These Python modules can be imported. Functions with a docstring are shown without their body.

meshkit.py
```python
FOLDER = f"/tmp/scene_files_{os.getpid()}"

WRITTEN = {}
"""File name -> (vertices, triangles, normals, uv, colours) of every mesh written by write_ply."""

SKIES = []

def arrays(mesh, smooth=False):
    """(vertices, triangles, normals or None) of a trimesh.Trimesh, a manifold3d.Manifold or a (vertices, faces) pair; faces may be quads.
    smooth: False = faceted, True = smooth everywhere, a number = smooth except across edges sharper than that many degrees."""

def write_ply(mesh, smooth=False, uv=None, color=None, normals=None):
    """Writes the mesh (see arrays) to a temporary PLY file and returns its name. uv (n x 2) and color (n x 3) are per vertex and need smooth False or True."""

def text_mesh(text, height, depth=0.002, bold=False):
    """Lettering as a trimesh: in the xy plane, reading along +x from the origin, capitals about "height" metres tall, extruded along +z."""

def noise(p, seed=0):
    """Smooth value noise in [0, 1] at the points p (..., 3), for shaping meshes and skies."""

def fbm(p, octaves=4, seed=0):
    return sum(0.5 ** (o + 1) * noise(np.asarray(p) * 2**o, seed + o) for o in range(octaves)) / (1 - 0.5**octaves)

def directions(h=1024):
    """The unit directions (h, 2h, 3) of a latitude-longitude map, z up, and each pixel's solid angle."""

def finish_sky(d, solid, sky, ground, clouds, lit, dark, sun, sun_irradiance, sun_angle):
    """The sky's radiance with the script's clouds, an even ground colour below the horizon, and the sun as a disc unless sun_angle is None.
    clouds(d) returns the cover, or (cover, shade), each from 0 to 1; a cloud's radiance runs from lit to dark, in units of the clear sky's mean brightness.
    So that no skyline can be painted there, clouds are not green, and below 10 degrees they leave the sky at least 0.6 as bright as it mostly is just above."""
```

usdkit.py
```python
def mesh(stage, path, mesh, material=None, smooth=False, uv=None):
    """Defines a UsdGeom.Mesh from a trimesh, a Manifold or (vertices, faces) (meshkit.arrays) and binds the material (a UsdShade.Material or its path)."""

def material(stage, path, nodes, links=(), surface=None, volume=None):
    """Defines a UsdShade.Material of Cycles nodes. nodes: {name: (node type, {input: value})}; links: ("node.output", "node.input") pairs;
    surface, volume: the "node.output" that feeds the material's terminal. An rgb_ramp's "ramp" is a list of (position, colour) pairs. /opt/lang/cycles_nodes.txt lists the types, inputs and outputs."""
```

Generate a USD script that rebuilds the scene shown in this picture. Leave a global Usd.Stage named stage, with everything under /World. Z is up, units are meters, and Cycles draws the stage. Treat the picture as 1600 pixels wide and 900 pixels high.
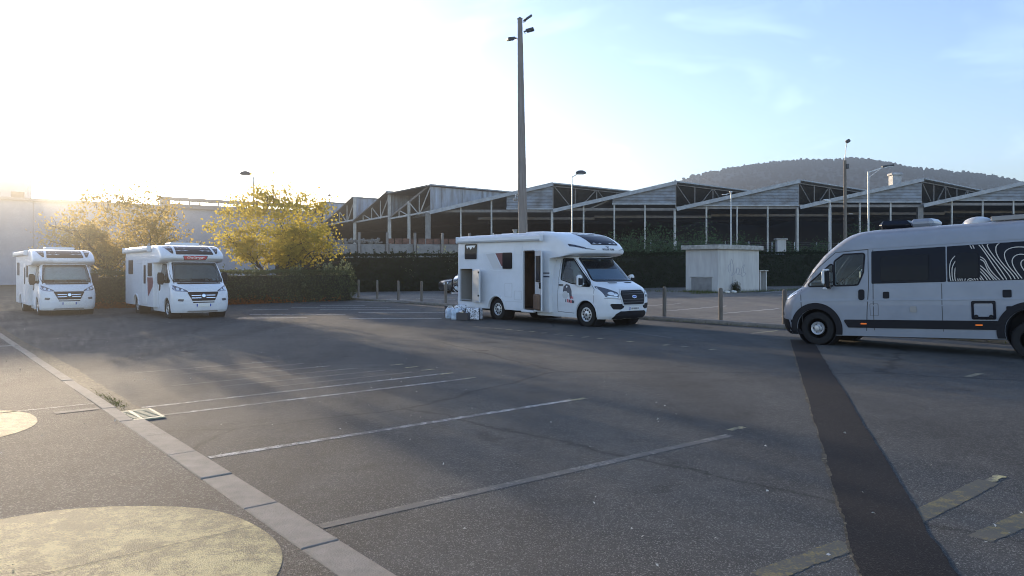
import math, random
import numpy as np, trimesh, manifold3d, shapely
import shapely.geometry as sg
from shapely import affinity
import usdkit, meshkit
from pxr import Usd, UsdGeom, UsdLux, UsdShade, Gf, Sdf

stage = Usd.Stage.CreateInMemory()
UsdGeom.SetStageUpAxis(stage, 'Z'); UsdGeom.SetStageMetersPerUnit(stage, 1.0)
UsdGeom.Xform.Define(stage, '/World'); UsdGeom.Scope.Define(stage, '/World/Looks')

# ---------------------------------------------------------------- camera, sky, sun, exposure
EYE_HEIGHT = 1.7
SUN_AZ, SUN_EL = math.radians(-35.0), math.radians(8.6)      # azimuth from +y, towards +x
SKY_STRENGTH, SUN_STRENGTH, EXPOSURE = 0.125, 1.2, 1.38
cam = UsdGeom.Camera.Define(stage, '/World/camera')
cam.CreateHorizontalApertureAttr(36.0); cam.CreateVerticalApertureAttr(20.25)
cam.CreateFocalLengthAttr(25.65); cam.CreateVerticalApertureOffsetAttr(-0.6525)
cam.CreateClippingRangeAttr(Gf.Vec2f(0.1, 6000)); cam.CreateExposureAttr(EXPOSURE)
cam.AddTranslateOp().Set(Gf.Vec3d(0, 0, EYE_HEIGHT)); cam.AddRotateXOp().Set(90.0)

sun_dir = np.array([math.sin(SUN_AZ)*math.cos(SUN_EL), math.cos(SUN_AZ)*math.cos(SUN_EL), math.sin(SUN_EL)])
sun = UsdLux.DistantLight.Define(stage, '/World/sun')
sun.CreateNormalizeAttr(True); sun.CreateIntensityAttr(SUN_STRENGTH); sun.CreateAngleAttr(0.55)
sun.CreateColorAttr(Gf.Vec3f(1.0, 0.80, 0.56))
sun.AddRotateZOp().Set(-math.degrees(SUN_AZ)); sun.AddRotateXOp().Set(math.degrees(SUN_EL) - 90 + 180 - 180)
sky = UsdLux.DomeLight.Define(stage, '/World/sky')
usdkit.material(stage, '/World/Looks/sky_air', {
    'tc': ('texture_coordinate', {}),
    'sky': ('sky_texture', {'sky_type': 'single_scattering', 'sun_disc': False, 'sun_elevation': SUN_EL, 'sun_rotation': SUN_AZ,
                            'air_density': 1.0, 'aerosol_density': 0.2, 'ozone_density': 1.6}),
    'map': ('mapping', {'scale': (3.2, 3.2, 9.0), 'location': (0.35, 0.1, 0.4), 'rotation': (0.0, 0.25, 0.7)}),
    'n': ('noise_texture', {'scale': 1.5, 'detail': 6.0, 'roughness': 0.55, 'distortion': 0.5}),
    'r': ('rgb_ramp', {'ramp': [(0.0, (0, 0, 0)), (0.53, (0, 0, 0)), (0.76, (.6, .6, .6)), (1.0, (.7, .7, .7))]}),
    'white': ('mix_color', {'blend_type': 'multiply', 'fac': 1.0, 'b': (2.0, 1.75, 1.5), 'use_clamp': False}),
    'mx': ('mix_color', {'blend_type': 'mix', 'use_clamp': False}),
    'tint': ('mix_color', {'blend_type': 'multiply', 'fac': 1.0, 'b': (.975, .965, 1.14), 'use_clamp': False}),
    'bg': ('background_shader', {'strength': SKY_STRENGTH})},
    [('tc.generated', 'map.vector'), ('map.vector', 'n.vector'), ('n.fac', 'r.fac'), ('sky.color', 'mx.a'), ('r.color', 'mx.fac'), ('sky.color', 'white.a'), ('white.result', 'mx.b'),
     ('mx.result', 'tint.a'), ('tint.result', 'bg.color')], surface='bg.background')
UsdShade.MaterialBindingAPI.Apply(sky.GetPrim()).Bind(UsdShade.Material.Get(stage, '/World/Looks/sky_air'))
sky.GetPrim().SetCustomDataByKey('kind', 'structure')

RNG = np.random.default_rng(7)
random.seed(7)
F, HOR = 1140.0, 421.0
U = np.array([-0.641, 0.768]); N = np.array([0.768, 0.641])      # along the parking row kerbs / across them

def ground(px, py, z=0.0):
    """Where a viewing ray meets the level ground: used once, to survey positions off the photograph."""
    d = F*(EYE_HEIGHT - z)/(py - HOR)
    return np.array([(px - 800.0)*d/F, d])

# ---------------------------------------------------------------- prims
_count = {}
def path_for(name, parent=None):
    base = (parent or '/World') + '/' + name
    k = _count.get(base, 0); _count[base] = k + 1
    return base if k == 0 else f'{base}_{k:03d}'

def custom(prim, **kw):
    for k, v in kw.items():
        if v: prim.SetCustomDataByKey(k, v)

def thing(name, label=None, cat=None, loc=(0, 0, 0), rz=0.0, group=None, kind=None):
    p = path_for(name); x = UsdGeom.Xform.Define(stage, p)
    x.AddTranslateOp().Set(Gf.Vec3d(*map(float, loc)))
    if rz: x.AddRotateZOp().Set(float(rz))
    custom(x.GetPrim(), label=label, category=cat, group=group, kind=kind)
    return p

def obj(name, mesh, m, parent=None, label=None, cat=None, group=None, kind=None, smooth=False):
    p = path_for(name, parent)
    if isinstance(mesh, (list, tuple)) and len(mesh) and not isinstance(mesh[0], np.ndarray):
        mesh = trimesh.util.concatenate(list(mesh))
    usdkit.mesh(stage, p, mesh, '/World/Looks/' + m, smooth=smooth)
    custom(stage.GetPrimAtPath(p), label=label, category=cat, group=group, kind=kind)
    return p

def copy_of(src, loc, rz=0.0, label=None, group=None):
    prim = stage.GetPrimAtPath(src); was = prim.GetCustomData()
    name = prim.GetName()
    p = path_for(name); x = UsdGeom.Xform.Define(stage, p)
    x.GetPrim().GetReferences().AddInternalReference(src)
    x.GetPrim().SetInstanceable(True)
    x.ClearXformOpOrder()
    ops = {o.GetName(): o for o in x.GetOrderedXformOps()}
    t = x.GetPrim().GetAttribute('xformOp:translate'); 
    t.Set(Gf.Vec3d(*map(float, loc)))
    order = ['xformOp:translate']
    a = x.GetPrim().GetAttribute('xformOp:rotateZ')
    if not a: a = x.GetPrim().CreateAttribute('xformOp:rotateZ', Sdf.ValueTypeNames.Float)
    a.Set(float(rz)); order.append('xformOp:rotateZ')
    x.GetPrim().GetAttribute('xformOpOrder').Set(order)
    custom(x.GetPrim(), label=label or was.get('label'), category=was.get('category'), group=group or was.get('group'))
    return p

# ---------------------------------------------------------------- materials
def mat(name, base, rough=0.5, metal=0.0, var=0.0, scale=4.0, detail=4.0, bump=0.0, bscale=None, coat=0.0, spec=0.5, stretch=(1, 1, 1), dark=None, emit=0.0):
    nodes = {'g': ('geometry', {}), 'p': ('principled_bsdf', {'base_color': base, 'roughness': rough, 'metallic': metal, 'coat_weight': coat, 'specular_ior_level': spec})}
    links = []
    if emit: nodes['p'][1].update(emission_color=base, emission_strength=emit)
    if var or bump:
        nodes['mp'] = ('mapping', {'scale': stretch}); links.append(('g.position', 'mp.vector'))
    if var:
        a = tuple(np.clip(np.array(dark if dark else np.array(base)*(1 - var)), 0, 1)); b = tuple(np.clip(np.array(base)*(1 + var*0.6), 0, 1))
        nodes['n'] = ('noise_texture', {'scale': scale, 'detail': detail, 'roughness': 0.6})
        nodes['r'] = ('rgb_ramp', {'ramp': [(0.28, a), (0.72, b)]})
        links += [('mp.vector', 'n.vector'), ('n.fac', 'r.fac'), ('r.color', 'p.base_color')]
    if bump:
        nodes['bn'] = ('noise_texture', {'scale': bscale or scale*8, 'detail': 3.0})
        nodes['b'] = ('bump', {'strength': bump, 'distance': 0.02})
        links += [('mp.vector', 'bn.vector'), ('bn.fac', 'b.height'), ('b.normal', 'p.normal')]
    usdkit.material(stage, '/World/Looks/' + name, nodes, links, surface='p.BSDF')

def leaf_mat(name, ramp, rough=0.6, trans=0.5):
    usdkit.material(stage, '/World/Looks/' + name, {
        'g': ('geometry', {}), 'r': ('rgb_ramp', {'ramp': ramp}),
        'd': ('diffuse_bsdf', {}), 't': ('translucent_bsdf' if False else 'diffuse_bsdf', {}), 'tr': ('translucent_bsdf', {}),
        'm': ('mix_closure', {'fac': trans})},
        [('g.random_per_island', 'r.fac'), ('r.color', 'd.color'), ('r.color', 'tr.color'), ('d.BSDF', 'm.closure1'), ('tr.BSDF', 'm.closure2')], surface='m.closure')

def glass_mat(name, tint, ior=1.5):
    usdkit.material(stage, '/World/Looks/' + name, {
        't': ('transparent_bsdf', {'color': tint}), 'gl': ('glossy_bsdf', {'color': (1, 1, 1), 'roughness': 0.02}), 'f': ('fresnel', {'IOR': ior}), 'm': ('mix_closure', {})},
        [('f.fac', 'm.fac'), ('t.BSDF', 'm.closure1'), ('gl.BSDF', 'm.closure2')], surface='m.closure')

def asphalt_mat(name, base, chip, chip_amount, patch=0.25, warm=(1.08, 1.0, 0.9), rough=0.85, vscale=95.0, bump=0.6, cracks=0.0):
    base = np.array(base)
    usdkit.material(stage, '/World/Looks/' + name, {
        'g': ('geometry', {}),
        'big': ('noise_texture', {'scale': 0.22, 'detail': 5.0, 'roughness': 0.6}),
        'bigr': ('rgb_ramp', {'ramp': [(0.3, tuple(base*(1 - patch))), (0.5, tuple(base)), (0.7, tuple(base*(1 + patch)*np.array(warm)))]}),
        'mid': ('noise_texture', {'scale': 2.3, 'detail': 6.0, 'roughness': 0.7}),
        'midr': ('rgb_ramp', {'ramp': [(0.3, (.78, .78, .78)), (0.7, (1.18, 1.18, 1.18))]}),
        'mul': ('mix_color', {'blend_type': 'multiply', 'fac': 1.0, 'use_clamp': False}),
        'v': ('voronoi_texture', {'scale': vscale, 'feature': 'f1'}),
        'vs': ('separate_color', {}),
        'vr': ('rgb_ramp', {'ramp': [(0.0, (0, 0, 0)), (1 - chip_amount, (0, 0, 0)), (min(.999, 1 - chip_amount + 0.12), (1, 1, 1))]}),
        'vd': ('rgb_ramp', {'ramp': [(0.0, (.45, .45, .45)), (0.3, (1, 1, 1))]}),
        'dk': ('mix_color', {'blend_type': 'multiply', 'fac': 0.75, 'use_clamp': False}),
        'mx': ('mix_color', {'blend_type': 'mix', 'b': chip}),
        'bp': ('bump', {'strength': bump, 'distance': 0.008}),
        'wm': ('mapping', {'rotation': (0, 0, 0.695), 'scale': (.75, .05, 1)}), 'wn': ('noise_texture', {'scale': 1.0, 'detail': 3.0, 'roughness': .5}),
        'wr': ('rgb_ramp', {'ramp': [(.30, (.74, .74, .75)), (.5, (1, 1, 1)), (.72, (1.16, 1.14, 1.10))]}),
        'sn': ('noise_texture', {'scale': 1.15, 'detail': 2.0, 'roughness': .4}), 'sr': ('rgb_ramp', {'ramp': [(0, (.42, .41, .41)), (.235, (.55, .54, .54)), (.30, (1, 1, 1)), (1, (1, 1, 1))]}),
        'cn': ('noise_texture', {'scale': .9, 'detail': 6.0, 'roughness': .65}), 'cm': ('mix_vector', {'fac': (.35)}), 'cv': ('voronoi_texture', {'scale': .17, 'feature': 'distance_to_edge'}),
        'cr': ('rgb_ramp', {'ramp': [(0, (.35, .35, .35)), (.0018, (.55, .55, .55)), (.0045, (1, 1, 1)), (1, (1, 1, 1))]}),
        'm1': ('mix_color', {'blend_type': 'multiply', 'fac': 1.0, 'use_clamp': False}), 'm2': ('mix_color', {'blend_type': 'multiply', 'fac': .8, 'use_clamp': False}), 'm3': ('mix_color', {'blend_type': 'multiply', 'fac': cracks, 'use_clamp': False}),
        'p': ('principled_bsdf', {'roughness': rough, 'specular_ior_level': 0.22})},
        [('g.position', 'wm.vector'), ('wm.vector', 'wn.vector'), ('wn.fac', 'wr.fac'), ('g.position', 'sn.vector'), ('sn.fac', 'sr.fac'), ('g.position', 'cn.vector'), ('g.position', 'cm.a'), ('cn.color', 'cm.b'), ('cm.result', 'cv.vector'), ('cv.distance', 'cr.fac'),
         ('g.position', 'big.vector'), ('g.position', 'mid.vector'), ('g.position', 'v.vector'), ('big.fac', 'bigr.fac'), ('mid.fac', 'midr.fac'),
         ('bigr.color', 'mul.a'), ('midr.color', 'mul.b'), ('v.color', 'vs.color'), ('vs.r', 'vr.fac'), ('vs.g', 'vd.fac'),
         ('mul.result', 'dk.a'), ('vd.color', 'dk.b'), ('dk.result', 'mx.a'), ('vr.color', 'mx.fac'), ('mx.result', 'm1.a'), ('wr.color', 'm1.b'), ('m1.result', 'm2.a'), ('sr.color', 'm2.b'), ('m2.result', 'm3.a'), ('cr.color', 'm3.b'), ('m3.result', 'p.base_color'),
         ('v.distance', 'bp.height'), ('bp.normal', 'p.normal')], surface='p.BSDF')

def worn_paint(name, paint, under, wear, scale=9.0, rough=0.7):
    usdkit.material(stage, '/World/Looks/' + name, {
        'g': ('geometry', {}), 'n': ('noise_texture', {'scale': scale, 'detail': 8.0, 'roughness': 0.75}), 'n2': ('noise_texture', {'scale': 0.9, 'detail': 4.0}),
        'v': ('voronoi_texture', {'scale': 95.0}), 'vs': ('separate_color', {}),
        'a': ('math', {'math_type': 'multiply_add', 'value2': 0.5}), 'a2': ('math', {'math_type': 'multiply_add', 'value2': 0.16}),
        'r': ('rgb_ramp', {'ramp': [(max(0, wear - .09), under), (min(1, wear + .09), paint)]}),
        'bp': ('bump', {'strength': 0.45, 'distance': 0.006}),
        'p': ('principled_bsdf', {'roughness': .76, 'specular_ior_level': 0.27})},
        [('g.position', 'n.vector'), ('g.position', 'n2.vector'), ('g.position', 'v.vector'), ('v.color', 'vs.color'), ('n2.fac', 'a.value1'), ('vs.r', 'a2.value1'), ('a2.value', 'a.value3'),
         ('n.fac', 'a2.value3'), ('a.value', 'r.fac'), ('r.color', 'p.base_color'), ('v.distance', 'bp.height'), ('bp.normal', 'p.normal')], surface='p.BSDF')

asphalt_mat('asphalt_lot', (.066, .068, .067), (.21, .208, .20), 0.17, patch=.36, cracks=.7, vscale=150)
asphalt_mat('asphalt_second', (.15, .14, .125), (.22, .21, .19), 0.2)
asphalt_mat('asphalt_pavement', (.095, .085, .074), (.27, .25, .22), 0.18, patch=0.15, vscale=110)
asphalt_mat('asphalt_patch', (.014, .0125, .013), (.05, .047, .045), 0.16, patch=0.35, vscale=140, bump=0.35)
asphalt_mat('dirt', (.085, .075, .055), (.16, .14, .10), 0.2, vscale=30)
worn_paint('white_paint', (.52, .51, .49), (.12, .118, .115), 0.89)
worn_paint('faint_paint', (.25, .235, .21), (.11, .107, .10), 0.93)
worn_paint('tab_paint', (.46, .42, .22), (.14, .135, .11), 0.86)
worn_paint('old_yellow_paint', (.215, .175, .075), (.10, .095, .078), 0.95)
worn_paint('cream_paint', (.50, .41, .20), (.20, .165, .09), 0.86, scale=6.0)
mat('kerb_concrete', (.225, .20, .172), 0.85, var=.25, scale=7, bump=.35, bscale=90)
mat('concrete', (.17, .165, .16), 0.9, var=.3, scale=2.2, bump=.2)
mat('joint_dark', (.03, .028, .025), 0.95)
worn_paint('bay_paint', (.62, .61, .58), (.2, .19, .18), 0.78)
mat('cast_iron', (.36, .33, .22), 0.65, metal=.1, var=.3, scale=20)
mat('white_gel', (.54, .56, .60), 0.28, var=.10, scale=1.3, coat=.25)
mat('white_trim', (.52, .54, .57), 0.35)
mat('grey_paint', (.205, .222, .258), 0.34, var=.10, scale=2.2, coat=.25)
mat('black_plastic', (.009, .009, .012), 0.6, spec=.2)
mat('dark_panel', (.006, .007, .012), 0.25, spec=.16)
mat('gloss_black', (.004, .004, .006), 0.14, spec=.2)
mat('rubber', (.010, .010, .011), 0.85, spec=.25, var=.2, scale=30)
mat('alloy', (.50, .51, .52), 0.32, metal=.75)
mat('steel_rim', (.42, .43, .45), 0.4, metal=.6)
mat('chrome', (.75, .76, .78), 0.12, metal=1)
mat('seat_cloth', (.05, .05, .055), 0.9)
mat('seat_light', (.22, .20, .18), 0.9)
mat('sunshade', (.30, .33, .40), 0.6)
mat('interior_brown', (.10, .055, .035), 0.6, var=.3, scale=4)
mat('interior_white', (.55, .53, .50), 0.6)
mat('locker_grey', (.24, .23, .22), 0.8)
mat('decal_grey', (.42, .43, .45), 0.4)
mat('decal_dark', (.03, .035, .055), 0.35)
mat('decal_red', (.42, .03, .045), 0.4)
mat('decal_wine', (.10, .022, .03), 0.3)
mat('decal_white', (.78, .78, .76), 0.5)
mat('contour_print', (.45, .43, .40), 0.5)
mat('amber_lens', (.60, .13, .02), 0.3, emit=.16)
mat('lamp_lens', (.55, .58, .62), 0.08, metal=.35, coat=.6)
mat('lamp_dark', (.05, .055, .07), 0.12, coat=.6)
mat('mirror_face', (.8, .82, .85), 0.03, metal=1)
mat('plate_white', (.6, .6, .58), 0.4)
mat('plate_blue', (.02, .06, .30), 0.4)
glass_mat('window_glass', (.62, .72, .74))
glass_mat('privacy_glass', (.10, .10, .11))
glass_mat('pane_glass', (.8, .85, .85))
mat('wood_post', (.135, .115, .095), 0.9, var=.45, scale=8, stretch=(3, 3, .4), bump=.4)
mat('mast_wood', (.19, .165, .15), 0.9, var=.35, scale=5, stretch=(5, 5, .25), bump=.3)
mat('galvanised', (.42, .43, .44), 0.5, metal=.4, var=.15, scale=3)
mat('pale_steel', (.52, .52, .52), 0.6, var=.2, scale=4)
mat('dark_steel', (.05, .052, .058), 0.5, metal=.3)
mat('shed_cladding', (.20, .23, .275), 0.75, var=.3, scale=.8, stretch=(1, 1, 2), bump=.15, dark=(.105, .095, .09), detail=8)
mat('shed_sheet', (.27, .31, .37), 0.6, var=.25, scale=1.1, stretch=(2, 2, .3), dark=(.15, .14, .14), detail=7)
mat('shed_roof', (.085, .085, .088), 0.8, var=.35, scale=.6)
mat('shed_trim', (.30, .31, .325), 0.7, var=.3, scale=2)
mat('shed_post', (.38, .37, .35), 0.7, var=.35, scale=2, stretch=(1, 1, .5))
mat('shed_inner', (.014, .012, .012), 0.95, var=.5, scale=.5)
mat('shed_beam', (.17, .155, .145), 0.85, var=.35, scale=1.5)
mat('rust', (.12, .06, .045), 0.9, var=.5, scale=3)
mat('rubble', (.15, .14, .13), 0.95, var=.4, scale=5)
mat('factory_wall', (.20, .225, .27), 0.8, var=.15, scale=.4)
mat('factory_roof', (.16, .15, .15), 0.85, var=.3, scale=.5)
mat('render_grey', (.37, .36, .35), 0.9, var=.18, scale=1.6, detail=7, stretch=(1.6, 1.6, .35), bump=.15, bscale=40)
mat('graffiti', (.16, .18, .24), 0.8)
mat('roof_concrete', (.30, .29, .27), 0.95, var=.5, scale=3, bump=.4)
mat('bark', (.045, .036, .028), 0.95, var=.4, scale=12, stretch=(2, 2, .5), bump=.5)
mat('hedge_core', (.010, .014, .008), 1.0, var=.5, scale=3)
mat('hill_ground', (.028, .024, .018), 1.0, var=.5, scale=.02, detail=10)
leaf_mat('autumn_leaf', [(0, (.50, .40, .07)), (.2, (.80, .47, .07)), (.5, (.97, .56, .09)), (.75, (.98, .62, .14)), (.92, (.92, .45, .09)), (1, (.6, .26, .07))], trans=.62)
leaf_mat('autumn_leaf_brown', [(0, (.45, .34, .11)), (.3, (.72, .48, .14)), (.6, (.92, .60, .19)), (.85, (.85, .44, .13)), (1, (.95, .70, .24))], trans=.62)
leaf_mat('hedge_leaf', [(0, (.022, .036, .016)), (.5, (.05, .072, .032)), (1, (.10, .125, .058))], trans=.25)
leaf_mat('island_leaf', [(0, (.10, .12, .06)), (.5, (.18, .20, .10)), (1, (.30, .30, .16))], trans=.35)
leaf_mat('sage_leaf', [(0, (.25, .29, .17)), (.5, (.40, .45, .29)), (1, (.55, .60, .42))], trans=.45)
leaf_mat('shrub_leaf', [(0, (.09, .14, .07)), (.5, (.22, .31, .15)), (.85, (.34, .42, .24)), (1, (.58, .62, .42))], trans=.4)
leaf_mat('grass_blade', [(0, (.10, .12, .035)), (.5, (.20, .21, .06)), (1, (.32, .29, .12))], trans=.4)
leaf_mat('litter_leaf', [(0, (.35, .11, .03)), (.4, (.60, .27, .06)), (.8, (.75, .50, .15)), (1, (.4, .2, .08))], trans=.45)
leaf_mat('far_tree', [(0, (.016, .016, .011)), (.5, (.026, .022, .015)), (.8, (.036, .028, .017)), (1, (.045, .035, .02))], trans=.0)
usdkit.material(stage, '/World/Looks/print_bag', {
    'g': ('geometry', {}), 'mp': ('mapping', {'scale': (1, 1, 1)}), 'n': ('noise_texture', {'scale': 9.0, 'detail': 1.0, 'distortion': 2.5}),
    'r': ('rgb_ramp', {'ramp': [(0, (.02, .02, .03)), (.44, (.02, .02, .03)), (.47, (.60, .62, .68)), (1, (.60, .62, .68))]}), 'p': ('principled_bsdf', {'roughness': .5})},
    [('g.position', 'mp.vector'), ('mp.vector', 'n.vector'), ('n.fac', 'r.fac'), ('r.color', 'p.base_color')], surface='p.BSDF')
mat('pale_bag', (.42, .50, .60), 0.45, var=.35, scale=9, bump=.6, bscale=14)
mat('dark_crate', (.03, .026, .03), 0.5)
mat('silver_pot', (.7, .7, .7), 0.2, metal=1)
mat('car_paint', (.02, .022, .026), 0.25, coat=.6)
mat('stone_white', (.5, .49, .46), 0.9, var=.3, scale=10)
mat('litter_pale', (.5, .48, .44), 0.8)

# ---------------------------------------------------------------- shapes
def box(c, s, b=0.0):
    c, s = np.array(c, float), np.array(s, float)
    if b <= 0:
        m = trimesh.creation.box(s); m.apply_translation(c); return m
    h = s/2; b = min(b, h.min()*0.9); pts = []
    for i in range(3):
        k = h - b; k[i] = h[i]
        for sx in (-1, 1):
            for sy in (-1, 1):
                for sz in (-1, 1): pts.append(k*np.array([sx, sy, sz]))
    m = trimesh.convex.convex_hull(np.array(pts)); m.apply_translation(c); return m

def rotz(m, deg, about=(0, 0, 0)):
    m = m.copy(); m.apply_transform(trimesh.transformations.rotation_matrix(math.radians(deg), [0, 0, 1], about)); return m
def rot(m, deg, axis, about=(0, 0, 0)):
    m = m.copy(); m.apply_transform(trimesh.transformations.rotation_matrix(math.radians(deg), axis, about)); return m
def move(m, v):
    m = m.copy(); m.apply_translation(v); return m

def tube(points, radii, sides=8, cap=True):
    p = np.asarray(points, float); r = np.broadcast_to(np.asarray(radii, float), (len(p),))
    t = np.gradient(p, axis=0); t /= np.linalg.norm(t, axis=1, keepdims=True) + 1e-12
    ref = np.array([0, 0, 1.0]) if abs(t[0][2]) < .9 else np.array([1.0, 0, 0])
    a = np.cross(t, ref); a /= np.linalg.norm(a, axis=1, keepdims=True) + 1e-12
    b = np.cross(t, a); ang = np.arange(sides)*2*np.pi/sides
    v = p[:, None] + r[:, None, None]*(np.cos(ang)[None, :, None]*a[:, None] + np.sin(ang)[None, :, None]*b[:, None])
    v = v.reshape(-1, 3); f = []
    n = len(p)
    for i in range(n - 1):
        for j in range(sides):
            k = (j + 1) % sides
            f += [[i*sides + j, (i+1)*sides + j, (i+1)*sides + k], [i*sides + j, (i+1)*sides + k, i*sides + k]]
    if cap:
        v = np.vstack([v, p[0], p[-1]])
        for j in range(sides):
            k = (j + 1) % sides
            f += [[n*sides, j, k], [n*sides + 1, (n-1)*sides + k, (n-1)*sides + j]]
    return trimesh.Trimesh(v, np.array(f), process=False)

def bar(a, b, w, h=None):
    """A square bar between two points."""
    a, b = np.array(a, float), np.array(b, float); h = h or w
    L = np.linalg.norm(b - a); m = trimesh.creation.box([L, w, h])
    x = (b - a)/L; z = np.array([0, 0, 1.0]) if abs(x[2]) < .98 else np.array([0, 1.0, 0])
    y = np.cross(z, x); y /= np.linalg.norm(y); z = np.cross(x, y)
    T = np.eye(4); T[:3, 0], T[:3, 1], T[:3, 2], T[:3, 3] = x, y, z, (a + b)/2
    m.apply_transform(T); return m

def prism(poly, y0, y1):
    """Polygon in (x, z) extruded along y."""
    m = trimesh.creation.extrude_polygon(poly, abs(y1 - y0), engine='earcut')
    v = m.vertices.copy(); m.vertices = np.stack([v[:, 0], min(y0, y1) + v[:, 2], v[:, 1]], 1)
    m.invert(); return m

def plan(poly, z0, z1):
    m = trimesh.creation.extrude_polygon(poly, z1 - z0, engine='earcut'); m.apply_translation([0, 0, z0]); return m

def sheet(poly, z, cell=None):
    """Flat sheet in the ground plane."""
    pieces = cells(poly, cell) if cell else [g for g in getattr(poly, 'geoms', [poly]) if g.geom_type == 'Polygon']
    V, Fc, n = [], [], 0
    for q in pieces:
        v, f = trimesh.creation.triangulate_polygon(q, engine='earcut')
        V.append(np.column_stack([v, np.full(len(v), z)])); Fc.append(f + n); n += len(v)
    m = trimesh.Trimesh(np.vstack(V), np.vstack(Fc), process=False)
    if len(m.face_normals) and m.face_normals[:, 2].mean() < 0: m.invert()
    return m

def cells(poly, c):
    x0, y0, x1, y1 = poly.bounds; out = []
    for i in range(int(math.ceil((x1 - x0)/c))):
        for j in range(int(math.ceil((y1 - y0)/c))):
            q = poly.intersection(sg.box(x0 + i*c, y0 + j*c, x0 + (i+1)*c, y0 + (j+1)*c))
            for g in getattr(q, 'geoms', [q]):
                if g.geom_type == 'Polygon' and g.area > 1e-7: out.append(g)
    return out

def mapped(poly, fn, off, depth, cell):
    """A panel whose face follows a curved surface: fn(a, b, offset) -> points; with a rim going inwards."""
    V, Fc, n = [], [], 0
    for q in cells(poly, cell):
        v, f = trimesh.creation.triangulate_polygon(q, engine='earcut')
        if not len(f): continue
        V.append(fn(v[:, 0], v[:, 1], off)); Fc.append(f + n); n += len(v)
    for g in getattr(poly, 'geoms', [poly]):
        for ring in [g.exterior, *g.interiors]:
            c = np.array(ring.segmentize(cell/2).coords)
            o, i = fn(c[:, 0], c[:, 1], off), fn(c[:, 0], c[:, 1], off - depth)
            k = len(c); V += [o, i]
            a = np.arange(k - 1); Fc += [np.stack([n + a, n + a + 1, n + k + a + 1], 1), np.stack([n + a, n + k + a + 1, n + k + a], 1)]; n += 2*k
    return trimesh.Trimesh(np.vstack(V), np.vstack(Fc), process=False)

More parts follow.
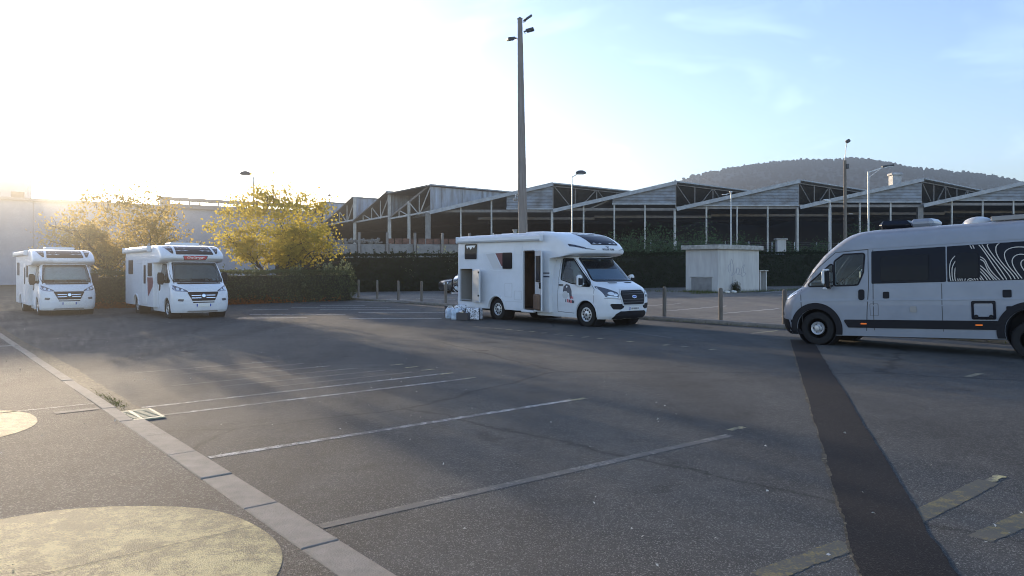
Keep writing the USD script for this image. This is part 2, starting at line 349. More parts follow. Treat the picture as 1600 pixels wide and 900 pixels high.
class Shell:
    """A vehicle body given by level slices: nose and tail positions, half width and how round the ends are."""
    def __init__(s, z, xf, xr, w, c, n=2.6, rc=0.12, rn=4.0, inset=0.0):
        s.z = np.array(z, float); g = lambda a: np.broadcast_to(np.asarray(a, float), s.z.shape).copy()
        s.xf, s.xr, s.w, s.c, s.n, s.rc, s.rn = g(xf), g(xr), g(w), g(c), g(n), g(rc), g(rn)
    def at(s, z):
        return [np.interp(z, s.z, a) for a in (s.xf, s.xr, s.w, s.c, s.n, s.rc, s.rn)]
    def mesh(s, zs=None, shrink=0.0, xmin=None, K=22):
        zs = s.z if zs is None else np.asarray(zs); rings = []
        for z in zs:
            xf, xr, w, c, n, rc, rn = s.at(z); xf -= shrink*1.3; xr += shrink; w -= shrink
            if xmin is not None: xr = xmin
            t = np.linspace(-1, 1, K); ph = np.pi/2*np.sign(t)*np.abs(t)**0.8
            fy, fx = w*np.sign(np.sin(ph))*np.abs(np.sin(ph))**(2/n), xf - c + c*np.abs(np.cos(ph))**(2/n)
            ry, rx = -fy if rn == n else w*-np.sign(np.sin(ph))*np.abs(np.sin(ph))**(2/rn), xr + rc - rc*np.abs(np.cos(ph))**(2/rn)
            rings.append(np.column_stack([np.r_[fx, rx], np.r_[fy, ry], np.full(2*K, z)]))
        m = 2*K; v = np.vstack(rings); f = []
        for i in range(len(zs) - 1):
            for j in range(m):
                k = (j + 1) % m; f += [[i*m + j, i*m + k, (i+1)*m + k], [i*m + j, (i+1)*m + k, (i+1)*m + j]]
        L = len(v); v = np.vstack([v, rings[0].mean(0), rings[-1].mean(0)]); e = (len(zs) - 1)*m
        for j in range(m):
            k = (j + 1) % m; f += [[L, k, j], [L + 1, e + j, e + k]]
        return trimesh.Trimesh(v, np.array(f), process=True)
    def side(s, sgn):
        def fn(x, z, off):
            xf, xr, w, c, n, rc, rn = s.at(z)
            q = np.clip((x - (xf - c))/np.maximum(c, 1e-6), 0, 1); h = w*np.maximum(1 - q**n, 0)**(1/n)
            q = np.clip((xr + rc - x)/np.maximum(rc, 1e-6), 0, 1); h = np.minimum(h, w*np.maximum(1 - q**rn, 0)**(1/rn))
            return np.column_stack([x, sgn*(h + off), z])
        return fn
    def front(s):
        def fn(y, z, off):
            xf, xr, w, c, n, rc, rn = s.at(z); q = np.clip(np.abs(y)/w, 0, 1)
            return np.column_stack([xf - c + c*np.maximum(1 - q**n, 0)**(1/n) + off, y, z])
        return fn
    def rear(s):
        def fn(y, z, off):
            xf, xr, w, c, n, rc, rn = s.at(z); q = np.clip(np.abs(y)/w, 0, 1)
            return np.column_stack([xr + rc - rc*np.maximum(1 - q**rn, 0)**(1/rn) - off, y, z])
        return fn

def man(m):
    return manifold3d.Manifold(manifold3d.Mesh(np.asarray(m.vertices, np.float32), np.asarray(m.faces, np.uint32)))
def unman(m):
    q = m.to_mesh(); return trimesh.Trimesh(q.vert_properties[:, :3], q.tri_verts, process=False)
def cut(m, cutters):
    r = man(m)
    for c in cutters: r = r - man(c)
    return unman(r)
def rpoly(pts, r):
    p = sg.Polygon(pts); 
    return p.buffer(-r).buffer(r, quad_segs=4) if r else p
def rrect(x0, z0, x1, z1, r=0.03):
    return sg.box(min(x0, x1) + r, min(z0, z1) + r, max(x0, x1) - r, max(z0, z1) - r).buffer(r, quad_segs=4)
def cyl_y(x, y0, y1, z, r, n=32):
    m = trimesh.creation.cylinder(r, abs(y1 - y0), sections=n); m = rot(m, 90, [1, 0, 0]); m.apply_translation([x, (y0 + y1)/2, z]); return m
def revolve_y(profile, x, y, z, sgn, n=36):
    """profile: (radius, outward offset) pairs revolved about the axle."""
    p = np.array(profile); m = trimesh.creation.revolve(p, sections=n)
    v = m.vertices.copy(); m.vertices = np.stack([x + v[:, 0], y + sgn*v[:, 2], z + v[:, 1]], 1); return m
# ================================================================ THE GROUND
def off_line(p0, p1, w):
    return sg.LineString([p0, p1]).buffer(w/2, cap_style='flat')
def kerb_at(t, s=0.0):           # near kerb, parking side edge; s to the left onto the pavement
    return np.array([-.667, 4.046]) + t*U - s*N
def far_kerb(t, s=0.0):
    return np.array([7.86, 20.84]) + t*U + s*N
def hedge_line(s, b=0.0):
    return np.array([-9.2, 39.5]) - s*N + b*U
def ragged(p0, p1, w, amp, n=60, seed=0):
    r = np.random.default_rng(seed); p0, p1 = np.array(p0), np.array(p1); d = p1 - p0; L = np.linalg.norm(d); d /= L; nn = np.array([-d[1], d[0]])
    def wob():
        k = r.normal(0, 1, n); q = np.convolve(r.normal(0, 1, n + 8), np.ones(9)/3, 'valid'); return amp*(.5*k + q)
    wa, wb = wob(), wob()
    a = [p0 + d*L*t + nn*(w/2 + e) for t, e in zip(np.linspace(0, 1, n), wa)]
    b = [p0 + d*L*t - nn*(w/2 + e) for t, e in zip(np.linspace(1, 0, n), wb)]
    return sg.Polygon(a + b).buffer(0)

big = sg.box(-2500, -300, 2500, 4000)
obj('ground', sheet(big, -0.03), 'dirt', kind='structure')
lot_poly = sg.Polygon([kerb_at(-12), far_kerb(-30), far_kerb(20.5), far_kerb(27.5), hedge_line(0.2), hedge_line(16.2), kerb_at(32.7)])
lot = obj('parking_lot', sheet(lot_poly, 0.0), 'asphalt_lot', kind='structure')
side_lot_poly = sg.Polygon([far_kerb(-45, .15), far_kerb(60, .15), far_kerb(60, 60), far_kerb(-45, 60)])
lot2 = obj('second_parking_lot', sheet(side_lot_poly, 0.07), 'asphalt_second', kind='structure')
walk_poly = sg.Polygon([kerb_at(-12, .25), kerb_at(60, .25), kerb_at(60, 40), kerb_at(-12, 40)])
walk = obj('pavement', sheet(walk_poly, 0.022), 'asphalt_pavement', kind='structure')

# kerb stones along the pavement, one by one
near_kerb = thing('near_kerb', kind='structure')
kr = np.random.default_rng(3)
t = -5.1
while t < 40:
    L = 0.955
    w = 0.25 if t < 5.2 else 0.15
    s0 = 0.0 if t < 5.2 else 0.10
    g = .004 + kr.uniform(0, .004)
    a, b = t + g, t + L - g
    e = kr.normal(0, .003); h = .026 + kr.normal(0, .0025)
    q = sg.Polygon([kerb_at(a, s0 + e), kerb_at(b, s0 + e), kerb_at(b, s0 + w + e), kerb_at(a, s0 + w + e)])
    top = q.buffer(-.008, join_style='mitre')
    bot = np.array(q.exterior.coords)[:4]; tp = np.array(top.exterior.coords)[:4]
    V = np.vstack([np.column_stack([bot, np.full(4, -.05)]), np.column_stack([bot, np.full(4, h - .006)]), np.column_stack([tp, np.full(4, h)])])
    obj('kerb_stone', trimesh.convex.convex_hull(V), 'kerb_concrete', near_kerb)
    t += L
obj('kerb_bed', sheet(sg.Polygon([kerb_at(-6), kerb_at(40), kerb_at(40, .27), kerb_at(-6, .27)]), .006), 'joint_dark', near_kerb)
# gutter beside the narrow kerb: dirt and moss
obj('gutter_dirt', sheet(ragged(kerb_at(6.0, -.02), kerb_at(40, -.02), .26, .02, 120, 4), .009), 'dirt', near_kerb)

far_k = thing('far_kerb', kind='structure')
t = -20.0
while t < 27.2:
    L = 1.0
    p = [far_kerb(t + .006), far_kerb(t + L - .006), far_kerb(t + L - .006, .16), far_kerb(t + .006, .16)]
    h = .115 + kr.normal(0, .004)
    pin = [far_kerb(t + .012, .012), far_kerb(t + L - .012, .012), far_kerb(t + L - .012, .155), far_kerb(t + .012, .155)]
    V = np.vstack([np.column_stack([p, np.full(4, -.05)]), np.column_stack([p, np.full(4, h - .02)]), np.column_stack([pin, np.full(4, h)])])
    obj('kerb_stone', trimesh.convex.convex_hull(V), 'kerb_concrete', far_k)
    t += L
# a strip of dirt and small weeds at the foot of the far kerb
obj('kerb_dirt', sheet(ragged(far_kerb(-20, -.08), far_kerb(27, -.08), .2, .05, 160, 8), .006), 'dirt', far_k)

# markings of the parking lot
def marking(p0, p1, w, m, z=.002, parent=lot, name='line_marking', rag=0.0, seed=0):
    q = ragged(p0, p1, w, rag, 60, seed) if rag else off_line(p0, p1, w)
    obj(name, sheet(q, z), m, parent)
E = lambda px, py: ground(px, py)
marking(E(500, 823), E(1140, 680), .10, 'faint_paint')
marking(E(327, 715), E(893, 625), .09, 'white_paint')
marking(E(243, 650), E(735, 591), .08, 'white_paint')
marking(E(222, 637), E(700, 583), .08, 'white_paint')
for i, (x, y) in enumerate([(733, 591), (698, 584), (668, 578), (643, 574), (620, 570), (903, 624), (1150, 670), (1555, 748)]):
    c = E(x, y); marking(c - N*.13, c + N*.13, .075, 'tab_paint', .0045, name='tab_marking', rag=.006, seed=i)
for i in range(6):     # worn hatch bars beyond
    e = E(668 - 27*i, 579 - 4.6*i)
    marking(e - N*(.3 + .2*i), e - N*(2.7 + .5*(i % 3)), .07, 'faint_paint')
for i, (a, b) in enumerate([((1190, 902), (1328, 850)), ((1425, 812), (1545, 752)), ((1530, 842), (1660, 785))]):
    marking(E(*a), E(*b), .15, 'old_yellow_paint', rag=.004, seed=30 + i)
for i, x in enumerate([745, 761, 778, 795, 813, 831, 850, 870, 891, 915, 938, 985, 1041, 1070, 1113]):
    y = 510 + (x - 745)*(546 - 510)/(1113 - 745); c = E(x, y); marking(c - N*.11, c + N*.11, .10, 'tab_paint', name='tab_marking')
c = E(1522, 586); marking(c - N*.3, c + N*.3, .1, 'tab_paint', name='tab_marking')
for i, (y, xa, xb) in enumerate([(497, 372, 480), (497.5, 545, 690), (491.5, 390, 540), (488, 560, 705), (484, 395, 450), (483.5, 500, 640), (480.5, 455, 610), (478, 500, 570)]):
    marking(E(xa, y), E(xb, y - .3), .16, 'bay_paint')
marking(E(1175, 521), E(1215, 516.5), .1, 'tab_paint')
marking(E(1050, 528), E(700, 478), .05, 'faint_paint', z=.0012)
# the dark trench patch
obj('asphalt_patch', sheet(ragged((6.98, 17.6), (1.62, 2.4), .50, .0065, 420, 5), .0055), 'asphalt_patch', lot)
obj('patch_seam', sheet(ragged((6.98 - .27, 17.6), (1.62 - .262, 2.4), .03, .008, 420, 6), .004), 'dirt', lot)
# drain grate set into the gutter
gc = ground(212, 650)
grate = thing('drain_grate', 'square cast iron drain grate beside the pavement kerb', 'drain grate', (gc[0], gc[1], 0), math.degrees(math.atan2(U[1], U[0])))
obj('pit', box((0, 0, -.02), (.62, .44, .046)), 'joint_dark', grate)
obj('frame', [box((0, s*.22, .008), (.66, .04, .018), .004) for s in (-1, 1)] + [box((s*.31, 0, .008), (.04, .40, .018), .004) for s in (-1, 1)], 'cast_iron', grate)
for i in range(7):
    obj('grate_bar', box((-.26 + i*.0866, 0, .009), (.034, .40, .012), .003), 'cast_iron', grate)
obj('centre_bar', box((0, 0, .010), (.58, .035, .014), .003), 'cast_iron', grate)

# cream painted discs and lines on the pavement
for i, (c, r) in enumerate([((-2.62, 3.85), 1.33), ((-6.3, 7.5), 1.2), ((-11.3, 12.0), 1.28)]):
    rr = np.random.default_rng(i); a = np.linspace(0, 2*np.pi, 120, endpoint=False)
    q = sg.Polygon([(c[0] + (r + .015*math.sin(5*k + i))*math.cos(k), c[1] + (r + .012*math.sin(7*k))*math.sin(k)) for k in a])
    obj('painted_disc', sheet(q, .0245), 'cream_paint', walk)
pl0 = ground(157, 632); 
obj('line_marking', sheet(off_line(pl0 - N*.05, pl0 - N*9, .05), .0245), 'white_paint', walk)
pl1 = ground(66, 574)
obj('line_marking', sheet(off_line(pl1 - N*.05, pl1 - N*9, .05), .0245), 'faint_paint', walk)
pl2 = ground(27, 541)
obj('line_marking', sheet(off_line(pl2 - N*.05, pl2 - N*6, .22), .0245), 'white_paint', walk)
j0 = kerb_at(1.2, .25)
obj('paving_joint', sheet(ragged(j0, j0 - N*6, .006, .001, 40, 2), .027), 'joint_dark', walk)
j1 = ground(152, 640)
obj('repair_patch', sheet(sg.Polygon([j1, j1 - N*.45, j1 - N*.45 - U*.14, j1 - U*.14]), .0265), 'kerb_concrete', walk)

# second lot: stall lines, edge line
for a, b in [((1041, 486), (1135, 478)), ((1130, 489.7), (1217, 482.3)), ((1222, 494.5), (1330, 485)), ((1000, 478.5), (1063, 474.5)), ((960, 473), (1012, 469.8))]:
    marking(ground(*a, .07), ground(*b, .07), .10, 'bay_paint', .0725, lot2)
marking(ground(1090, 488, .07), ground(1178, 494, .07), .12, 'old_yellow_paint', .075, lot2)
for y, xa, xb in [(470.6, 556, 640), (467.5, 575, 650), (466.5, 650, 712)]:
    marking(ground(xa, y, .07), ground(xb, y + 1.6, .07), .14, 'bay_paint', .0725, lot2)
for a, b in [((1186, 458), (1225, 454.5)), ((1215, 461), (1262, 457))]:
    marking(ground(*a, .07), ground(*b, .07), .14, 'bay_paint', .0725, lot2)

# ================================================================ LEAVES
def leaves(pos, size, rng, fold=0.35, aspect=0.62, normal=None, tilt=1.0):
    """Small folded four-cornered leaves at the points: (vertices, faces)."""
    n = len(pos); s = np.asarray(size)*np.ones(n)*rng.uniform(.7, 1.3, n)
    d = rng.normal(size=(n, 3)); 
    if normal is not None: d = normal + d*tilt
    d /= np.linalg.norm(d, axis=1, keepdims=True)
    e = rng.normal(size=(n, 3)); a = np.cross(d, e); a /= np.linalg.norm(a, axis=1, keepdims=True); b = np.cross(d, a)
    a = a*s[:, None]*.5; b = b*(s*aspect)[:, None]*.5; d = d*(s*fold*.5)[:, None]
    v = np.stack([pos - a, pos - b + d, pos + a, pos + b + d], 1).reshape(-1, 3)
    k = np.arange(n)*4; f = np.stack([np.stack([k, k+1, k+2], 1), np.stack([k, k+2, k+3], 1)], 1).reshape(-1, 3)
    return trimesh.Trimesh(v, f, process=False)

def branches(base, height, spread, stems, rng, levels=3, r0=.09, upright=.5):
    """Tapered stems dividing outwards; returns (mesh list, tips)."""
    parts, tips = [], []
    def grow(p, d, L, r, lev):
        pts = [p]; q = p.copy(); dd = d.copy()
        for k in range(4):
            dd = dd + rng.normal(0, .13, 3); dd[2] += .04*upright; dd /= np.linalg.norm(dd); q = q + dd*L/4; pts.append(q.copy())
        parts.append(tube(pts, np.linspace(r, r*.55, 5), 6 if lev < 2 else 4))
        if lev >= 1: tips.extend(pts[2:])
        if lev < levels:
            for k in range(rng.integers(3, 5)):
                i = rng.integers(2, 5); ang = rng.uniform(0, 2*np.pi); side = np.array([math.cos(ang), math.sin(ang), rng.uniform(-.15, .5)])
                nd = dd*.7 + side*spread; nd /= np.linalg.norm(nd); grow(pts[i], nd, L*rng.uniform(.55, .75), r*.5, lev + 1)
    for s in range(stems):
        ang = 2*np.pi*s/stems + rng.uniform(-.4, .4); d = np.array([math.cos(ang)*.55, math.sin(ang)*.55, 1.0]) if stems > 1 else np.array([0, 0, 1.0])
        grow(np.array(base, float) + np.array([math.cos(ang), math.sin(ang), 0])*.12*(stems > 1), d/np.linalg.norm(d), height*.42, r0, 0)
    return parts, np.array(tips)

def autumn_tree(loc, height, rx, zlow, count, label, m, seed, leaf=.11, twigs=0):
    rng = np.random.default_rng(seed)
    tr = thing('autumn_tree', label, 'tree', (loc[0], loc[1], 0))
    parts, tips = branches((0, 0, 0), height, .95, 4, rng, 3, .10)
    zc = (height + zlow)/2; rz_ = (height - zlow)/2
    # keep the limbs inside the crown
    obj('trunk', parts, 'bark', tr, smooth=True)
    # crown: clumps round the limb ends plus clumps through the volume, gaps left between
    cl = []
    while len(cl) < 150:
        p = rng.uniform(-1, 1, 3)
        if np.linalg.norm(p) < 1 and np.linalg.norm(p) > .35: cl.append(p*np.array([rx, rx, rz_]) + np.array([0, 0, zc]))
    cl = np.array(cl); t2 = tips[(np.abs((tips - [0, 0, zc])/[rx, rx, rz_])**2).sum(1) < 1.1]
    cl = np.vstack([cl, t2[rng.choice(len(t2), min(150, len(t2)), replace=False)]])
    w = rng.uniform(.3, 1.5, len(cl))**1.6; w /= w.sum()
    idx = rng.choice(len(cl), count, p=w); rad = rng.uniform(.16, .46, len(cl))[idx]
    pos = cl[idx] + rng.normal(0, 1, (count, 3))*rad[:, None]*np.array([1, 1, .75])
    pos = pos[pos[:, 2] > zlow*.6]
    obj('crown', leaves(pos, leaf, rng), m, tr)
    if twigs:
        tw, lv = [], []
        for k in range(twigs):
            a = rng.uniform(0, 2*np.pi); r = rng.uniform(0, rx*.55); p = np.array([r*math.cos(a), r*math.sin(a), height - .9 - r*.25])
            d = np.array([math.cos(a)*.25, math.sin(a)*.25, 1.0]) + rng.normal(0, .12, 3); L = rng.uniform(.7, 1.7)
            pts = [p + d*L*s for s in np.linspace(0, 1, 4)]; tw.append(tube(pts, np.linspace(.014, .004, 4), 3))
            lv += [pts[0] + d*L*s + rng.normal(0, .07, 3) for s in rng.uniform(.1, 1, rng.integers(3, 12))]
        obj('top_twigs', tw, 'bark', tr, kind='stuff'); obj('top_leaves', leaves(np.array(lv), leaf, rng), m, tr)
    return tr

autumn_tree((-13.2, 41.2), 6.3, 3.7, 1.9, 11500, 'yellow autumn tree with bare twigs on top, behind the clipped island hedge', 'autumn_leaf', 11, .165, 60)
autumn_tree((-19.4, 36.4), 5.9, 3.1, 1.2, 10500, 'brown-gold autumn tree behind the motorhome with the red roof badge', 'autumn_leaf_brown', 12, .15, 25)

# ---------------------------------------------------------------- hedges
def hedge(name, label, p0, p1, width, h0, h1, leaf, per_m2, m, seed, rough=.16, cat='hedge', hollow=.22, loc_z=0.0):
    """Clipped hedge from p0 to p1 (front face), width backwards to the left of the direction of travel."""
    rng = np.random.default_rng(seed); p0, p1 = np.array(p0, float), np.array(p1, float); L = np.linalg.norm(p1 - p0); d = (p1 - p0)/L; b = np.array([-d[1], d[0]])
    t = thing(name, label, cat, (p0[0], p0[1], loc_z), math.degrees(math.atan2(d[1], d[0])))
    nf = int(L*(h0 + h1)/2*per_m2); nt = int(L*width*per_m2*.8); ne = int(width*(h0 + h1)/2*per_m2)
    hh = lambda x: h0 + (h1 - h0)*x/L
    P, Nn = [], []
    x = rng.uniform(0, L, nf); z = rng.uniform(0, 1, nf)*hh(x); P.append(np.column_stack([x, np.zeros(nf), z])); Nn.append(np.tile([0, -1, 0], (nf, 1)))
    x = rng.uniform(0, L, nt); y = rng.uniform(0, width, nt); P.append(np.column_stack([x, y, hh(x)])); Nn.append(np.tile([0, 0, 1], (nt, 1)))
    x = rng.uniform(0, L, nf//2); z = rng.uniform(0, 1, nf//2)*hh(x); P.append(np.column_stack([x, np.full(nf//2, width), z])); Nn.append(np.tile([0, 1, 0], (nf//2, 1)))
    for X, sx in ((0, -1), (L, 1)):
        y = rng.uniform(0, width, ne); z = rng.uniform(0, 1, ne)*hh(X); P.append(np.column_stack([np.full(ne, X), y, z])); Nn.append(np.tile([sx, 0, 0], (ne, 1)))
    P, Nn = np.vstack(P), np.vstack(Nn).astype(float)
    bulge = (meshkit.fbm(P*np.array([.9, .9, 1.3]) + seed, 4, seed) - .5)*2*rough*2.2
    amt = np.where(Nn[:, 2] > .5, .45, 1.0); P = P + Nn*(amt*(bulge + rng.normal(0, rough*.35, len(P))))[:, None]; P[:, 2] = np.maximum(P[:, 2], .02)
    ns = int(L*7); sx = rng.uniform(0, L, ns); sy = rng.uniform(0, width, ns)*np.where(rng.uniform(0, 1, ns) < .5, .25, 1); sh = rng.gamma(2.0, .085, ns)*(.4 + 1.2*meshkit.noise(np.column_stack([sx*.6, sy, sx*0]), seed + 3))
    q = rng.uniform(0, 1, (ns, 9)); sp = np.stack([sx[:, None] + rng.normal(0, .05, (ns, 9)), sy[:, None] + rng.normal(0, .05, (ns, 9)), hh(sx)[:, None] - .12 + q*(sh[:, None] + .12)], -1).reshape(-1, 3)
    P = np.vstack([P, sp]); Nn = np.vstack([Nn, np.tile([0, -.6, .6], (len(sp), 1))])
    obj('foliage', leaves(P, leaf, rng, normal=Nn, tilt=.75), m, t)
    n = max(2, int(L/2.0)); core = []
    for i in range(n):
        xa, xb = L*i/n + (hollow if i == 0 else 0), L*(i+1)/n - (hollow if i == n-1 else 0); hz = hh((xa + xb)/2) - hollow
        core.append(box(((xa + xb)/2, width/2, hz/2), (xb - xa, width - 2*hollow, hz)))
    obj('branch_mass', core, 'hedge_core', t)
    return t
a, b = hedge_line(12.1), hedge_line(-.8)
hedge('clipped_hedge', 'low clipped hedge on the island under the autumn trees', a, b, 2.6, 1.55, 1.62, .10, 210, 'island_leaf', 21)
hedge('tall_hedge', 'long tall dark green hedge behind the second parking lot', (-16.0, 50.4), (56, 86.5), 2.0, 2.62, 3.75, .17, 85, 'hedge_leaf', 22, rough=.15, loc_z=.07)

def shrub(loc, r, h, count, leaf, m, label, seed, name='shrub', cat='shrub', group=None, upright=False, zlow=0):
    rng = np.random.default_rng(seed); t = thing(name, label, cat, (loc[0], loc[1], loc[2] if len(loc) > 2 else 0), group=group)
    n = 26; st, pos = [], []
    for k in range(n):
        a = rng.uniform(0, 2*np.pi); q = rng.uniform(0, 1)**.6*r; tip = np.array([q*math.cos(a), q*math.sin(a), h*rng.uniform(.55, 1.08)*(1 - .35*(q/r)**2)])
        base = np.array([tip[0]*(.75 if upright else .25), tip[1]*(.75 if upright else .25), zlow]); mid = (base + tip)/2 + rng.normal(0, .06*h, 3)
        st.append(tube([base, mid, tip], [.02, .014, .006], 4)); m_ = count//n
        s = rng.uniform(.15, 1, m_)[:, None]; sp = (.05 if upright else .16)*r + .03
        pos.append(np.where(s < .5, base + (mid - base)*s*2, mid + (tip - mid)*(s*2 - 1)) + rng.normal(0, 1, (m_, 3))*sp)
    obj('foliage', leaves(np.vstack(pos), leaf, rng), m, t); obj('stems', st, 'bark', t)
    return t
for i, (s, h) in enumerate([(-.4, 2.25), (.6, 2.15), (2.2, 2.0), (4.3, 1.95)]):
    p = hedge_line(s, .9)
    shrub((p[0], p[1], 0), .75, h, 1500, .09, 'sage_leaf', ['tallest sage green shoots at the right end of the island hedge', 'sage green shoots second from the right end of the island hedge',
          'sage green shoots third from the right end of the island hedge', 'low sage green shoots in front of the autumn tree trunk'][i], 40 + i, upright=True, zlow=.8)
# overgrown bushes above the tall hedge
hd = np.array([72, 36.1])/np.hypot(72, 36.1); hb = np.array([-hd[1], hd[0]])
spots = [(22, 2.6, 4.1), (27.5, 2.3, 4.3), (31.5, 2.9, 6.0), (34.5, 2.6, 5.3), (39.5, 3.0, 6.0), (42, 2.0, 4.6), (45.5, 2.4, 5.2), (52, 2.1, 4.9), (56.5, 2.2, 4.6), (63, 3.0, 6.2), (68, 2.6, 5.2)]
names = ['left of the tall mast', 'behind the motorhome roof, right of the mast', 'tallest one right of the mast', 'beside the tallest one, to its right',
         'between the motorhome and the small hut', 'left edge of the small hut roof', 'directly over the small hut', 'right of the small hut', 'left of the white box on the hedge', 'under the wooden utility pole', 'just above the grey van windscreen']
for i, (s, r, h) in enumerate(spots):
    p = np.array([-16.0, 50.4]) + hd*s + hb*3.3
    shrub((p[0], p[1], .07), r, h, 5600, .19, 'shrub_leaf', 'overgrown green bush rising behind the tall hedge, ' + names[i], 60 + i, 'overgrown_bush', 'bush')
# flowering tops of the hedge at left: pale leaf tips
for i, s in enumerate([9.5, 13.0, 17.0]):
    p = np.array([-16.0, 50.4]) + hd*s + hb*1.2
    shrub((p[0], p[1], .07), 1.1, 3.35, 900, .14, 'sage_leaf', 'pale leafy shoots on the tall hedge before the concrete wall, ' + ['leftmost of three', 'middle of three', 'rightmost of three'][i], 80 + i, 'climbing_plant', 'plant', zlow=1.6)

# leaf litter under the hedge
rng = np.random.default_rng(5)
s = rng.uniform(0, 14, 4200); b = -np.abs(rng.normal(0, .30, 4200)) - .02
P = np.array([hedge_line(a, q) for a, q in zip(s, b)]); keep = rng.uniform(0, 1, len(P)) < np.clip((s - 2.5)/4, .08, 1)
P = P[keep]; z = np.abs(rng.normal(0, .22, len(P)))*np.exp(-np.abs(b[keep])*2.5) + .012
obj('fallen_leaves', leaves(np.column_stack([P, z]), .11, rng, normal=np.tile([0, 0, 1.0], (len(P), 1)), tilt=.8), 'litter_leaf', label='orange fallen leaves heaped along the foot of the island hedge', cat='leaves', kind='stuff')
q = rng.uniform(0, 1, (260, 2)); P = np.array([kerb_at(-4 + 26*a*a, -6 + 9*b) for a, b in q])
obj('scattered_litter', leaves(np.column_stack([P, np.full(len(P), .036)]), .026, rng, normal=np.tile([0, 0, 1.0], (len(P), 1)), tilt=.35), 'litter_pale', label='tiny pale leaves and chips strewn over pavement and asphalt', cat='litter', kind='stuff')
# grass
def grass(P, h, rng):
    n = len(P); a = rng.uniform(0, 2*np.pi, n); d = np.column_stack([np.cos(a), np.sin(a), np.zeros(n)])*.006; hh = h*rng.uniform(.4, 1.2, n)
    lean = rng.normal(0, .35, (n, 2))*hh[:, None]; tip = P + np.column_stack([lean, hh])
    v = np.stack([P - d, P + d, tip], 1).reshape(-1, 3); return trimesh.Trimesh(v, np.arange(3*n).reshape(-1, 3), process=False)
c = kerb_at(6.9, .02); P = np.array([c + U*rng.normal(0, .45) + N*rng.normal(0, .045) for _ in range(240)])
obj('kerb_grass', grass(np.column_stack([P, np.full(len(P), .01)]), .020, rng), 'grass_blade', label='tuft of short grass growing along the near kerb past the grate', cat='grass', kind='stuff')
P = [far_kerb(rng.uniform(-14, 26), -abs(rng.normal(0, .06)) - .01) for _ in range(1500)]
obj('kerb_weeds', grass(np.column_stack([P, np.full(len(P), .01)]), .07, rng), 'grass_blade', label='thin weeds at the foot of the bollard kerb', cat='weeds', kind='stuff')

